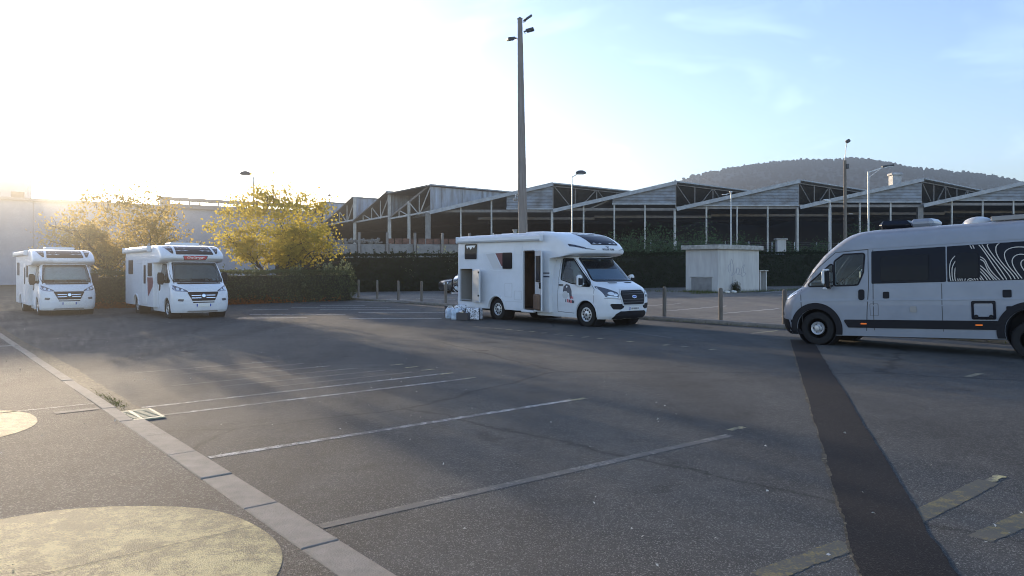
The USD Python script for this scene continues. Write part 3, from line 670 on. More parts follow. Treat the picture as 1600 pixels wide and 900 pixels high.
# ================================================================ BUILDINGS
C0 = np.array([-9.54, 85.0]); AX = np.array([.766, .643]); SP = 14.3; LEN = 46.0
def p3(xy, z): return np.array([xy[0], xy[1], z])
shed = thing('warehouse', 'long derelict open warehouse with sawtooth roofs and rusting posts behind the hedge', 'warehouse')
NT = 6
vz = [8.35 + .2*j for j in range(NT + 1)]; pz = [11.5 + .17*j for j in range(NT + 1)]
def slab(a, b, c, d, th):
    """A thin slab under the quad a b c d."""
    top = np.array([a, b, c, d]); bot = top - np.array([0, 0, th]); return trimesh.convex.convex_hull(np.vstack([top, bot]))
for j in range(NT):
    Pj, Pk = C0 + np.array([SP*j, 0]), C0 + np.array([SP*(j+1), 0]); back = AX*LEN
    fwd = np.array([0, -.5])
    a, b = p3(Pj + fwd, vz[j]), p3(Pk + fwd, pz[j+1])
    obj('roof_sheet', slab(a, b, b + p3(back, 0), a + p3(back, 0), .12), 'shed_roof', shed)
    # pale verge board along the rising edge
    n = np.array([0, 0, .02]); obj('verge_board', bar(p3(Pj + fwd*1.08, vz[j] - .06), p3(Pk + fwd*1.08, pz[j+1] - .06), .09, .42), 'shed_trim', shed)
    # upright north-light face at the right end of each tooth
    zb, zt = vz[j+1] - .05, pz[j+1] - .14
    clad = j in (4,)
    if clad:
        for k in range(30):
            a0 = Pk + AX*(LEN*k/30 + .02); a1 = Pk + AX*(LEN*(k+1)/30 - .02); o = np.array([.03*(k % 2), 0])
            obj('cladding_sheet', slab(p3(a0 + o, zt), p3(a1 + o, zt), p3(a1 + o + [.04, 0], zt), p3(a0 + o + [.04, 0], zt), zt - zb), 'shed_sheet', shed)
    else:
        obj('truss_chord', bar(p3(Pk, zt - .1), p3(Pk + back, zt - .1), .18), 'shed_beam', shed); obj('truss_chord', bar(p3(Pk, zb + .15), p3(Pk + back, zb + .15), .2), 'shed_beam', shed)
        for k in range(13):
            a0 = Pk + AX*(LEN*k/12.5); obj('truss_bar', bar(p3(a0, zb), p3(a0, zt), .13), 'shed_beam', shed)
            if k < 12:
                a1 = Pk + AX*(LEN*(k+1)/12.5); obj('truss_bar', bar(p3(a0, zb if k % 2 else zt), p3(a1, zt if k % 2 else zb), .09), 'shed_beam', shed)
    obj('ridge_cap', bar(p3(Pk + [0.05, -.5], pz[j+1] + .02), p3(Pk + [.05, 0] + back, pz[j+1] + .02), .35, .14), 'shed_trim', shed)
    # posts
    for k in range(1, 4):
        x = Pj + np.array([SP*k/4, 0]); zr = vz[j] + (pz[j+1] - vz[j])*k/4
        zs = min(zr - .1, vz[j+1] + .6) if j >= 1 else zr - .1
        obj('post', box((x[0], x[1], zs/2), (.17, .17, zs)), 'shed_post', shed)
    w = .62 if j in (0, 3) else .26
    obj('post', box((Pj[0] - .1 if j else Pj[0] - .25, Pj[1] + .1, vz[j]/2), (.62 if j in (0, 4) else .26, .4, vz[j])), 'shed_post' if j not in (0, 4) else 'concrete', shed)
    # cross beams seen through the openings
    for dd, zz, ww in ((.0, vz[j+1] - .05, .3), (7.0, vz[j] - .4, .3), (14.0, vz[j] - .6, .3), (14.5, 5.6, .22), (24.0, 4.4, .3)):
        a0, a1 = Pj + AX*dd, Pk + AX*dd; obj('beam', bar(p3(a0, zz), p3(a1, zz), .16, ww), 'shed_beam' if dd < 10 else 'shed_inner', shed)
    # horizontal weatherboards of the gable
    lo = (SP*.62 if j == 0 else SP*.48 if j == 1 else 0.0)
    zbot = vz[j+1] + (.62 if j == 1 else .25 if j in (0, 2) else .45); bh = .36; zz = zbot; kk = 0
    while zz < pz[j+1] - .25:
        xl = max(lo, SP*(zz + bh - vz[j])/(pz[j+1] - vz[j]) ); xl2 = max(lo, SP*(zz - vz[j])/(pz[j+1] - vz[j]))
        if xl < SP - .3:
            e = .02*(kk % 2) + .01*((kk*7) % 3); y = Pj[1] - .12 - e
            q = sg.Polygon([(Pj[0] + xl2 + .05, zz + .015), (Pk[0] - .05, zz + .015), (Pk[0] - .05, zz + bh - .015), (Pj[0] + xl + .05, zz + bh - .015)])
            obj('weatherboard', prism(q, y - .03, y + .03), 'shed_cladding', shed)
        zz += bh; kk += 1
    xlb = max(lo, SP*(zbot - vz[j])/(pz[j+1] - vz[j]))
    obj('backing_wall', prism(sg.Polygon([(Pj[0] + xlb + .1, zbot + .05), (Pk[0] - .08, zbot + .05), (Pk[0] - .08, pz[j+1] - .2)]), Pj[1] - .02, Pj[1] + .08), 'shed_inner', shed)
    obj('sill_beam', bar(p3(Pj + [max(lo, xlb - 1.0), -.16], zbot - .06), p3(Pk + [0, -.16], zbot - .06), .12, .14), 'shed_trim', shed)
    if j in (1, 2): # raking strut in the open half
        obj('strut', bar(p3(Pj + [SP*.25, .1], vz[j] - .1), p3(Pj + [SP*.47, .1], vz[j] + 1.3), .14), 'shed_beam', shed)
# first tooth upright face at the corner: corrugated sheets facing right
for k in range(30):
    a0 = C0 + AX*(LEN*k/30 + .02); a1 = C0 + AX*(LEN*(k+1)/30 - .02); o = np.array([.03*(k % 2), 0])
    obj('cladding_sheet', slab(p3(a0 + o, 11.35), p3(a1 + o, 11.35), p3(a1 + o + [.04, 0], 11.35), p3(a0 + o + [.04, 0], 11.35), 11.35 - vz[0]), 'shed_sheet', shed)
obj('ridge_cap', bar(p3(C0 + [0.05, -.5], 11.52), p3(C0 + [.05, 0] + AX*LEN, 11.52), .35, .14), 'shed_trim', shed)
# left frontage, running back along the kerb direction: bare roof trusses
WB = 9.2
for k in range(4):
    R, L_ = C0 + U*WB*k, C0 + U*WB*(k+1); back = AX*LEN
    zt, zv = 11.5, 8.2
    a, b = p3(L_, zv), p3(R, zt)
    if k: obj('roof_sheet', slab(p3(L_, zv) - p3(AX*.5, 0), p3(R, zt) - p3(AX*.5, 0), b + p3(back, 0), a + p3(back, 0), .14), 'shed_roof', shed)
    else: obj('roof_sheet', slab(p3(L_, zv + 3.1) - p3(AX*.5, 0), p3(R, zt) - p3(AX*.5, 0), b + p3(AX*9, 0), a + p3(AX*9, 3.1), .14), 'shed_roof', shed)
    if k == 0:  # the roof over the first bay has lost its skin: dark sheet hangs behind
        obj('hanging_sheet', slab(p3(L_ + AX*3, 11.1), p3(L_ + U*-4.6 + AX*3, 11.3), p3(L_ + U*-4.6 + AX*3.1, 11.3), p3(L_ + AX*3.1, 11.1), 2.9), 'shed_cladding', shed)
        obj('roof_sheet', slab(p3(L_, zv), b, b + p3(back, 0), a + p3(back, 0), .14), 'shed_roof', shed)
    obj('truss_chord', bar(a, b, .22), 'shed_beam', shed); obj('truss_chord', bar(p3(L_, zv - .1), p3(R, zv + .25), .2), 'shed_post', shed)
    for q in (.25, .5, .75):
        c = L_ + (R - L_)*q; zc = zv + (zt - zv)*q; obj('truss_bar', bar(p3(c, zv), p3(c, zc), .12), 'shed_post', shed)
        if q < .75: obj('truss_bar', bar(p3(c, zc), p3(L_ + (R - L_)*(q + .25), zv), .1), 'shed_post', shed)
        else: obj('truss_bar', bar(p3(c, zv), p3(R, zt - .3), .1), 'shed_post', shed)
    obj('post', box((L_[0], L_[1], (zt if k < 3 else zv)/2), (.42, .42, zt if k < 3 else zv)), 'shed_post', shed)
    m_ = (L_ + R)/2
    if k == 0: obj('post', box((m_[0], m_[1], 5.0), (.36, .36, 10.0)), 'shed_post', shed)
    for dd, zz in ((9.0, 7.6), (9.0, 5.4), (20, 4.2)):
        obj('beam', bar(p3(L_ + AX*dd, zz), p3(R + AX*dd, zz), .2, .3), 'shed_inner', shed)
    if k < 3:   # upright faces between the teeth, sheeted
        for q in range(16):
            a0 = L_ + AX*(LEN*q/16 + .02); a1 = L_ + AX*(LEN*(q+1)/16 - .02)
            obj('cladding_sheet', slab(p3(a0, zt - .1), p3(a1, zt - .1), p3(a1 - U*.05, zt - .1), p3(a0 - U*.05, zt - .1), zt - .1 - zv), 'shed_sheet', shed)
        obj('ridge_cap', bar(p3(L_ - AX*.5, zt + .02), p3(L_ + back, zt + .02), .3, .12), 'shed_trim', shed)
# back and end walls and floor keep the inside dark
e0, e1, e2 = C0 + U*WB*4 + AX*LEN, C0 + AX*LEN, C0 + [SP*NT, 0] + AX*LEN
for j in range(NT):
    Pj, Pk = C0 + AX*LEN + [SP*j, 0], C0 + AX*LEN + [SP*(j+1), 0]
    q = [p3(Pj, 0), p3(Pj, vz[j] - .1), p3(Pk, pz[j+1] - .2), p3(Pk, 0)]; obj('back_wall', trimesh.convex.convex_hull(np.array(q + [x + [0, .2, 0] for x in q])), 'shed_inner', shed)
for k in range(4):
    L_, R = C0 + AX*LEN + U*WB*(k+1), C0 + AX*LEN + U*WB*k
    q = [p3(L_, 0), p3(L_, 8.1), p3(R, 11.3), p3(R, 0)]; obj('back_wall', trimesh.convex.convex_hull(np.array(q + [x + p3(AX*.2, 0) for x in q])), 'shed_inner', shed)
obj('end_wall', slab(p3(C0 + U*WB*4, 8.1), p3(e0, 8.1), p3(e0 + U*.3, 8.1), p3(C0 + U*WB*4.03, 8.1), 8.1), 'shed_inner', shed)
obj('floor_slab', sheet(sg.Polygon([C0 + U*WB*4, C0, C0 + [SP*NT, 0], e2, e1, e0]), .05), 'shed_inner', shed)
obj('roof_vent', [box((65.0 - 19.6, 86.5, 12.05), (1.0, 1.0, 1.5)), box((65.0 - 19.6, 86.5, 12.95), (1.3, 1.3, .3), .08)], 'shed_trim', shed)

# low factory with a glazed roof ridge at left
fac = thing('factory', 'low blue-grey factory with a glazed ridge along its roof, behind the autumn trees', 'factory')
G0 = np.array([-43.0, 90.0])
fp = lambda t, s=0.0: G0 + AX*t + U*s
for k in range(12):
    t0, t1 = -38 + k*4.9, -38 + (k+1)*4.9 - .05
    obj('wall_panel', slab(p3(fp(t0), 9.3), p3(fp(t1), 9.3), p3(fp(t1, .2), 9.3), p3(fp(t0, .2), 9.3), 9.3), 'factory_wall', fac)
obj('roof', slab(p3(fp(-38.4, -.4), 9.62), p3(fp(20.6, -.4), 9.62), p3(fp(20.6, 24), 9.62), p3(fp(-38.4, 24), 9.62), .3), 'factory_roof', fac)
obj('back_wall', slab(p3(fp(-38, 23), 9.3), p3(fp(20, 23), 9.3), p3(fp(20, 23.2), 9.3), p3(fp(-38, 23.2), 9.3), 9.3), 'factory_wall', fac)
obj('end_wall', slab(p3(fp(20.2, 0), 9.3), p3(fp(20.2, 23), 9.3), p3(fp(20.35, 23), 9.3), p3(fp(20.35, 0), 9.3), 9.3), 'factory_wall', fac)
rid = obj('ridge_roof', slab(p3(fp(.2, .6), 10.75), p3(fp(20, .6), 10.75), p3(fp(20, 2.6), 10.75), p3(fp(.2, 2.6), 10.75), .3), 'factory_roof', fac)
obj('ridge_curb', slab(p3(fp(.2, .7), 9.95), p3(fp(20, .7), 9.95), p3(fp(20, 2.5), 9.95), p3(fp(.2, 2.5), 9.95), .4), 'factory_roof', fac)
obj('ridge_end', slab(p3(fp(.2, .7), 10.5), p3(fp(.9, .7), 10.5), p3(fp(.9, 2.5), 10.5), p3(fp(.2, 2.5), 10.5), .6), 'factory_roof', fac)
for k in range(17):
    t0 = .9 + k*19.1/16
    obj('ridge_bar', bar(p3(fp(t0, .75), 9.9), p3(fp(t0, .75), 10.5), .1), 'factory_roof', fac)
    if k < 16:
        obj('pane', slab(p3(fp(t0 + .06, .75), 10.46), p3(fp(t0 + 1.13, .75), 10.46), p3(fp(t0 + 1.13, .77), 10.46), p3(fp(t0 + .06, .77), 10.46), .52), 'pane_glass', fac)
tw = thing('tower_block', 'tall plain block standing at the far left beside the factory', 'building', (-64.5, 88, 0), 40)
obj('wall', box((0, 0, 6.6), (10, 9, 13.2)), 'factory_wall', tw); obj('parapet', box((0, 0, 13.35), (10.3, 9.3, .3)), 'factory_roof', tw)
for k in range(4):
    for q in range(3): obj('window', box((-3.6 + k*2.4, -4.52, 3 + q*3.6), (1.3, .1, 1.5)), 'dark_panel', tw)

# precast concrete wall before the warehouse, at left
cw = thing('concrete_wall', 'grey precast concrete panel wall with posts, under the warehouse corner', 'wall')
w0, w1 = np.array([-19.0, 66.0]), np.array([-4.0, 68.5]); wd = (w1 - w0)/np.linalg.norm(w1 - w0); wn = np.array([-wd[1], wd[0]])
nb = 6
for k in range(nb + 1):
    p = w0 + (w1 - w0)*k/nb; h = 5.1
    obj('wall_post', rotz(box((0, 0, h/2), (.24, .24, h), .02), math.degrees(math.atan2(wd[1], wd[0]))).apply_translation([p[0], p[1], 0]), 'shed_beam', cw)
    if k < nb:
        for q in range(4):
            a, b = p + wd*.19, p + (w1 - w0)/nb - wd*.19; zt = (q + 1)*1.0 + .02
            obj('wall_panel', slab(p3(a, zt), p3(b, zt), p3(b + wn*.1, zt), p3(a + wn*.1, zt), .985), 'concrete', cw)
rub = thing('rubble_row', 'row of reddish scrap boards and pale rubble lying along the top of the concrete wall', 'rubble')
rr = np.random.default_rng(9)
obj('rubble', [move(rot(box((0, 0, 0), rr.uniform(.12, .38, 3), .03), rr.uniform(0, 90), rr.normal(size=3)), [*(w0 + (w1 - w0)*(.05 + .42*rr.uniform()) + wn*.6), 4.15 + rr.uniform(0, .3)]) for _ in range(60)], 'rubble', rub, kind='stuff')
obj('support_bank', slab(p3(w0 + wn*.15, 4.05), p3(w1 + wn*.15, 4.05), p3(w1 + wn*1.2, 4.05), p3(w0 + wn*1.2, 4.05), 4.0), 'rubble', rub)
for k in range(10):
    p = w0 + (w1 - w0)*(.52 + .047*k) + wn*.45
    obj('scrap_board', rotz(box((0, 0, 0), (.62, .06, .50), .01), math.degrees(math.atan2(wd[1], wd[0])) + rr.normal(0, 3)).apply_translation([p[0], p[1], 4.33]), 'rust', rub)

# chain-link fence at right, with a white meter box
fn_ = thing('wire_fence', 'thin chain-link fence with slim posts above the tall hedge at right', 'fence')
f0, f1 = np.array([14.0, 73.5]), np.array([36.0, 80.5])
for k in range(9):
    p = f0 + (f1 - f0)*k/8; obj('fence_post', trimesh.creation.cylinder(.045, 4.6, sections=8).apply_translation([p[0], p[1], 2.35]), 'galvanised', fn_)
obj('wire_mesh', [bar(p3(f0, z), p3(f1, z), .007) for z in np.arange(2.6, 4.65, .22)], 'galvanised', fn_)
bx = ground(1222, 433); 
mb = thing('meter_box', 'small white box with a flat grey cap rising above the tall hedge', 'box', (27.7, 75.2, .45))
obj('casing', box((0, 0, 2.15), (.9, .6, 4.3), .03), 'render_grey', mb); obj('cap', box((0, 0, 4.36), (1.2, .8, .16), .03), 'roof_concrete', mb)

# utility hut
hx = ground(1122, 457.5, .07); hut = thing('utility_hut', 'small pale rendered hut with flat concrete roof and scribbled wall', 'hut', (hx[0], hx[1], .07), math.degrees(math.atan2(N[1], N[0])))
HW, HL, HH = 2.75, 5.2, 3.05          # along -x local is u direction: local x = N, local y = U
obj('wall', box((HL/2, HW/2, HH/2), (HL, HW, HH), .02), 'render_grey', hut)
obj('roof_slab', box((HL/2, HW/2, HH + .16), (HL + .5, HW + .5, .32), .03), 'roof_concrete', hut)
obj('vent_panel', box((-.015, 1.38, .55), (.05, 1.7, 1.0), .01), 'concrete', hut)
obj('vent_lintel', box((-.03, 1.38, 1.08), (.09, 1.85, .06), .01), 'roof_concrete', hut)
gr_ = []
for pts in [[(1.5, 1.5), (1.7, 2.3), (1.85, 1.5), (1.6, 1.2), (1.95, 1.3), (2.2, 1.75)], [(1.35, 1.4), (1.2, 1.8), (1.5, 2.05)], [(2.3, 1.35), (2.45, 1.75), (2.65, 1.5), (2.4, 1.3), (2.85, 1.25)], [(2.95, 1.3), (3.0, 1.8), (3.25, 1.95), (3.1, 1.5), (3.4, 1.35), (3.15, 1.15), (2.9, 1.25)], [(1.75, 1.1), (1.8, .8), (1.72, .5)]]:
    from scipy.interpolate import make_interp_spline
    q = np.array(pts); k = min(3, len(q) - 1); sp = make_interp_spline(np.linspace(0, 1, len(q)), q, k)(np.linspace(0, 1, 24))
    gr_.append(tube(np.column_stack([sp[:, 0], np.full(24, -.001), sp[:, 1]]), .013, 4))
obj('graffiti', gr_, 'graffiti', hut)
ab = hx + N*(HL + .35) + U*.5
an = thing('meter_cabinet', 'low open cabinet of concrete standing at the right end of the hut', 'cabinet', (ab[0], ab[1], .07), math.degrees(math.atan2(N[1], N[0])))
obj('body', [box((.1, 0, .75), (.12, .7, 1.5)), box((.9, 0, .75), (.12, .7, 1.5)), box((.5, .33, .75), (.9, .06, 1.5))], 'render_grey', an); obj('lid', box((.5, 0, 1.54), (1.15, .85, .08), .01), 'roof_concrete', an); obj('inside_board', box((.5, .1, .7), (.5, .05, 1.3)), 'bark', an)
rg = np.random.default_rng(13)
P = [hx + N*rg.uniform(-3.5, HL + 6) + U*(-abs(rg.normal(0, .45)) - .05) for _ in range(1500)] + [hx + U*rg.uniform(0, HW) - N*abs(rg.normal(0, .5)) for _ in range(700)] + [hx + U*rg.uniform(2.5, 12) + N*rg.normal(-1, .7) for _ in range(900)]
obj('hut_grass', grass(np.column_stack([P, np.full(len(P), .072)]), .24, rg), 'grass_blade', label='rough grass growing round the foot of the small hut', cat='grass', kind='stuff')
sh = hx + N*1.7 - U*.35
shrub((sh[0], sh[1], .07), 0.32, .85, 500, .08, 'hedge_leaf', 'small dark weed bush against the scribbled hut wall', 99)
for i in range(9):
    p = hx + N*rg.uniform(-.2, 1.2) - U*rg.uniform(.4, .8); m_ = trimesh.creation.icosphere(1, rg.uniform(.08, .16)); m_.vertices *= np.array([1.2, 1, .7])*rg.uniform(.8, 1.2, (len(m_.vertices), 1)); m_.apply_translation([p[0], p[1], .13])
    obj('stone', m_, 'stone_white', label='pale stone lying in the grass at the hut corner', cat='stone', group='pale stones at the hut corner')

# hill with woods
hillx = np.array([-200, 100, 300, 345, 395, 440, 480, 530, 570, 620, 680, 735, 770, 808, 830, 900, 1100])*1.0
prof_px = np.array([(900, 330), (1000, 305), (1065, 279), (1110, 268), (1170, 258), (1210, 254), (1250, 251), (1300, 249), (1330, 247), (1370, 253), (1410, 261), (1440, 264), (1480, 268), (1530, 273), (1567, 284), (1640, 312), (1760, 345), (1950, 385)], float)
HD = 1150.0
hxp = (prof_px[:, 0] - 800)*HD/F; hzp = EYE_HEIGHT + (HOR - prof_px[:, 1])*HD/F
gx, gy = np.meshgrid(np.linspace(hxp[0] - 60, hxp[-1] + 80, 150), np.linspace(-1, 1, 60))
top = np.interp(gx, hxp, hzp, left=0, right=0)
env = np.where(gy < 0, 1 - np.abs(gy)**1.22, np.cos(gy*np.pi/2))
noise_ = (meshkit.fbm(np.stack([gx*.012, gy*4, gx*0], -1), 5, 3) - .5)*12*np.minimum(1, env*2)*np.minimum(1, np.abs(gy)*5)*(np.abs(gy) > .03)
hz = top*env + noise_*(env < .995); hyy = HD + gy*430
v = np.stack([gx, hyy, hz - 2], -1).reshape(-1, 3); ny, nx = gx.shape; i, j = np.meshgrid(np.arange(ny - 1), np.arange(nx - 1), indexing='ij'); k = (i*nx + j).ravel()
hill = trimesh.Trimesh(v, np.vstack([np.stack([k, k + 1, k + nx + 1], 1), np.stack([k, k + nx + 1, k + nx], 1)]), process=False)
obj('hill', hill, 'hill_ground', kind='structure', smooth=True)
fr = np.random.default_rng(17); base = trimesh.creation.icosphere(1, 1.0); fv, ff, n = [], [], 0
for q in range(11000):
    u_, w_ = fr.uniform(0, 1), -np.abs(fr.normal(0, .42)) if q > 500 else fr.uniform(-.05, .03)
    if abs(w_) > .95: continue
    fi, fj = (w_ + 1)/2*(ny - 1), u_*(nx - 1); z = hz[int(round(fi)), int(round(fj))]; x, y = gx[0, int(round(fj))] + fr.uniform(-3, 3), HD + w_*430
    if z < 4 or (q > 500 and meshkit.noise(np.array([[x*.016, y*.008, 0]]), 5)[0] < .30 and fr.uniform() < .5): continue
    if q <= 500 and meshkit.noise(np.array([[x*.02, 0, 9.]]), 6)[0] < .42: continue
    r = fr.uniform(1.3, 2.7); vv = base.vertices*(1 + fr.normal(0, .22, (len(base.vertices), 1)))*np.array([r, r, r*fr.uniform(.8, 1.25)]) + [x, y, z - 2 + r*.55]
    fv.append(vv); ff.append(base.faces + n); n += len(vv)
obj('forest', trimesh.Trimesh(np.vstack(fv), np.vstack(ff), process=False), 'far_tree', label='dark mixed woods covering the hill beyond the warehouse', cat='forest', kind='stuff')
# ================================================================ VEHICLES
def wheel(parent, x, y, z, R, sgn, style, width=.23):
    """Tyre with its rim and hub pieces; y is the outer face, sgn the outward side."""
    w = width; rr_ = .60*R
    tyre = obj('wheel', revolve_y([(rr_, -w), (R - .035, -w), (R, -w + .035), (R, -.035), (R - .012, -.012), (R - .05, 0), (rr_ + .03, .004), (rr_, -.01), (rr_, -w)], x, y, z, sgn, 44), 'rubber', parent, smooth=35)
    if style == 'alloy':
        obj('rim', revolve_y([(0, -.004), (.06, -.006), (.13, -.028), (rr_ - .05, -.03), (rr_ - .02, -.008), (rr_, -.012), (rr_, -.06), (0, -.06)], x, y, z, sgn, 44), 'alloy', tyre, smooth=35)
        hm = []
        for k in range(10):
            a = 2*np.pi*k/10; c = cyl_y(0, -.006, .006, 0, .030, 12); c.vertices *= np.array([1.5, 1, .95]); c = rot(c, -math.degrees(a), [0, 1, 0]); hm.append(move(c, [x + math.cos(a)*(rr_ - .085), y - sgn*.028, z + math.sin(a)*(rr_ - .085)]))
        for c in hm: obj('rim_hole', c, 'black_plastic', tyre)
        obj('hub_cap', revolve_y([(0, .006), (.035, .004), (.045, -.01), (0, -.01)], x, y, z, sgn, 20), 'dark_steel', tyre)
    elif style == 'steel':
        rs = .40*R
        obj('rim', revolve_y([(.05, -.03), (rs*.62, -.045), (rs*.75, -.02), (rs*.94, -.006), (rs, -.02), (rs, -.07), (.05, -.07)], x, y, z, sgn, 40), 'steel_rim', tyre, smooth=35)
        obj('hub_cap', revolve_y([(0, .018), (.05, .012), (.062, -.03), (0, -.03)], x, y, z, sgn, 24), 'alloy', tyre, smooth=35)
        for k in range(5):
            a = 2*np.pi*k/5; obj('rim_hole', cyl_y(x + math.cos(a)*.105, y - sgn*.05, y - sgn*.03, z + math.sin(a)*.105, .022, 10), 'black_plastic', tyre)
    return tyre

def arch_liner(parent, x, ysgn, yo, z, r):
    a = trimesh.creation.annulus(r - .012, r, .34, sections=36); a = rot(a, 90, [1, 0, 0]); a.apply_translation([x, ysgn*(yo - .19), z])
    b = cyl_y(x, ysgn*(yo - .42), ysgn*(yo - .38), z, r)
    obj('arch_liner', [a, b], 'black_plastic', parent)

def side_strip(S, sgn, pts, w, off=.002):
    return mapped(sg.LineString(pts).buffer(w/2, cap_style='flat'), S.side(sgn), off, .004, .2)

def cab_inside(parent, wheel_side, zf=.62, lights=True):
    """Seats, dash and steering wheel seen through the glass."""
    for s in (-1, 1):
        obj('seat', [box((-.95, s*.48, .95), (.52, .50, .18), .06), rot(box((-1.22, s*.48, 1.36), (.16, .50, .78), .06), -10, [0, 1, 0], (-1.2, s*.48, 1.0)), box((-1.30, s*.48, 1.86), (.12, .30, .24), .05)], 'seat_cloth', parent)
    obj('dashboard', [box((.10, 0, 1.12), (.62, 1.66, .34), .08)], 'black_plastic', parent)
    t = trimesh.creation.torus(.19, .018, 20, 8); t = rot(t, 62, [0, 1, 0]); obj('steering_wheel', move(t, [-.36, wheel_side*.48, 1.30]), 'black_plastic', parent)

DUC = dict(z=[.22, .30, .40, .55, .72, .88, .98, 1.05, 1.12, 1.19, 1.25, 1.30, 1.35, 1.52, 1.70, 1.85, 2.00, 2.10],
           xf=[.84, .92, .96, .985, .985, .955, .92, .88, .82, .74, .63, .54, .48, .365, .235, .10, -.03, -.12],
           w=[.98, 1.0, 1.01, 1.02, 1.025, 1.025, 1.02, 1.01, 1.005, 1.0, .995, .99, .985, .965, .935, .905, .875, .85])
DUC['c'] = [.55]*9 + [.58, .56, .52, .46, .40, .36, .34, .34, .36]

def ducato_face(v, S, paint, dark_bumper, lamps=True, badge_bar=True):
    Fm, cell = S.front(), .05
    obj('windscreen', mapped(rpoly([(-.87, 1.36), (.87, 1.36), (.775, 2.06), (-.775, 2.06)], .05), Fm, .004, .006, .08), 'window_glass', v, smooth=35)
    ring = rpoly([(-.89, 1.335), (.89, 1.335), (.795, 2.08), (-.795, 2.08)], .05).difference(rpoly([(-.86, 1.385), (.86, 1.385), (.765, 2.04), (-.765, 2.04)], .05))
    obj('windscreen_seal', mapped(ring, Fm, .008, .012, .08), 'black_plastic', v)
    for s in (-1, 1):
        poly = rpoly([(s*.93, 1.24), (s*.97, 1.10), (s*.90, 1.02), (s*.50, .985), (s*.56, 1.05)], .015)
        h = obj('headlight', mapped(poly, Fm, .006, .03, .03), 'lamp_dark', v, smooth=35)
        for (a, b, r) in ((.83, 1.10, .048), (.70, 1.055, .042)):
            obj('lens', mapped(sg.Point(s*a, b).buffer(r), Fm, .012, .01, .02), 'lamp_lens', h)
        obj('light_bar', mapped(sg.LineString([(s*.60, 1.015), (s*.90, 1.045), (s*.945, 1.17)]).buffer(.012), Fm, .011, .01, .03), 'chrome', h)
        obj('fog_recess', mapped(rpoly([(s*.84, .74), (s*.66, .73), (s*.70, .64), (s*.86, .66)], .02), Fm, .004, .02, .03), 'black_plastic' if dark_bumper else 'lamp_dark', v)
    g = obj('grille', mapped(rpoly([(-.56, .985), (.56, .985), (.40, .66), (-.40, .66)], .03), Fm, .008, .03, .05), 'black_plastic', v)
    for z in (.77, .86):
        for s in (-1, 1): obj('grille_bar', mapped(sg.box(min(s*.09, s*.42), z - .012, max(s*.09, s*.42), z + .012), Fm, .016, .012, .06), 'chrome', g)
    obj('badge', mapped(sg.Point(0, .85).buffer(.062), Fm, .022, .02, .03), 'chrome', v)
    obj('lower_slot', mapped(rrect(-.38, .585, .38, .62, .01), Fm, .006, .02, .05), 'black_plastic', v)
    pl = obj('number_plate', mapped(rrect(-.26, .44, .26, .55, .01), Fm, .014, .014, .1), 'plate_white', v)
    for s in (-1, 1): obj('plate_band', mapped(sg.box(min(s*.215, s*.255), .445, max(s*.215, s*.255), .545), Fm, .017, .004, .1), 'plate_blue', pl)
    if dark_bumper:
        p = sg.Polygon([(-1.0, .23), (1.0, .23), (1.012, .56), (.60, .64), (-.60, .64), (-1.012, .56)]).difference(rrect(-.26, .44, .26, .55, .01).buffer(.01))
        obj('front_bumper', mapped(p, Fm, .010, .03, .06), 'black_plastic', v, smooth=35)
    else:
        obj('lower_lip', mapped(rpoly([(-.60, .235), (.60, .235), (.50, .30), (-.50, .30)], .02), Fm, .006, .02, .05), 'locker_grey', v)
    ww = rpoly([(-.80, 1.325), (.80, 1.325), (.76, 1.27), (-.76, 1.27)], .02)
    obj('wiper_cowl', mapped(ww, Fm, .006, .02, .05), 'black_plastic', v)

def ducato_sides(v, S, shell='black_plastic'):
    """Cab doors: glass, shut lines, handles and mirrors; returns the cutters of the window openings."""
    cuts = []
    main = rpoly([(-1.06, 2.0), (-.63, 1.995), (-.44, 1.86), (-.44, 1.33), (-.92, 1.34), (-1.03, 1.60)], .04)
    quarter = rpoly([(-.385, 1.82), (-.385, 1.33), (.20, 1.33), (-.02, 1.50)], .03)
    for s in (-1, 1):
        for nm, q in (('side_window', main), ('quarter_window', quarter)):
            obj(nm, mapped(q.buffer(.018), S.side(s), .003, .005, .1), 'window_glass', v, smooth=35)
            obj('window_seal', mapped(q.buffer(.03).difference(q.buffer(-.004)), S.side(s), .006, .01, .1), 'black_plastic', v)
            cuts.append(prism(q, s*.55, s*1.3))
        obj('door_seam', mapped(sg.LineString([(.30, .50), (.34, 1.30), (-.05, 1.72), (-.45, 2.06), (-1.14, 2.09), (-1.15, 1.30), (-1.08, .34)]).buffer(.007), S.side(s), .0015, .004, .1), 'joint_dark', v)
        obj('door_handle', mapped(rrect(-1.06, 1.0, -.94, 1.23, .045), S.side(s), .02, .03, .06), 'black_plastic', v)
        arm = tube([S.side(s)(np.array([-.36]), np.array([1.36]), 0)[0], S.side(s)(np.array([-.36]), np.array([1.40]), .12)[0]], .045, 8)
        mp = S.side(s)(np.array([-.36]), np.array([1.46]), .17)[0]
        mi = obj('wing_mirror', [arm, box(mp, (.13, .22, .40), .045)], 'black_plastic', v); obj('mirror_shell', [box(mp + [.075, s*.02, .05], (.06, .235, .30), .025), box(mp + [.03, s*.03, .215], (.10, .16, .05), .02), box(mp + [.05, s*.01, -.19], (.10, .18, .05), .02)], shell, mi)
        obj('mirror_glass', box(mp + [-.066, 0, .06], (.006, .17, .20)), 'mirror_face', mi); obj('mirror_glass', box(mp + [-.066, 0, -.12], (.006, .17, .10)), 'mirror_face', mi)
    return cuts

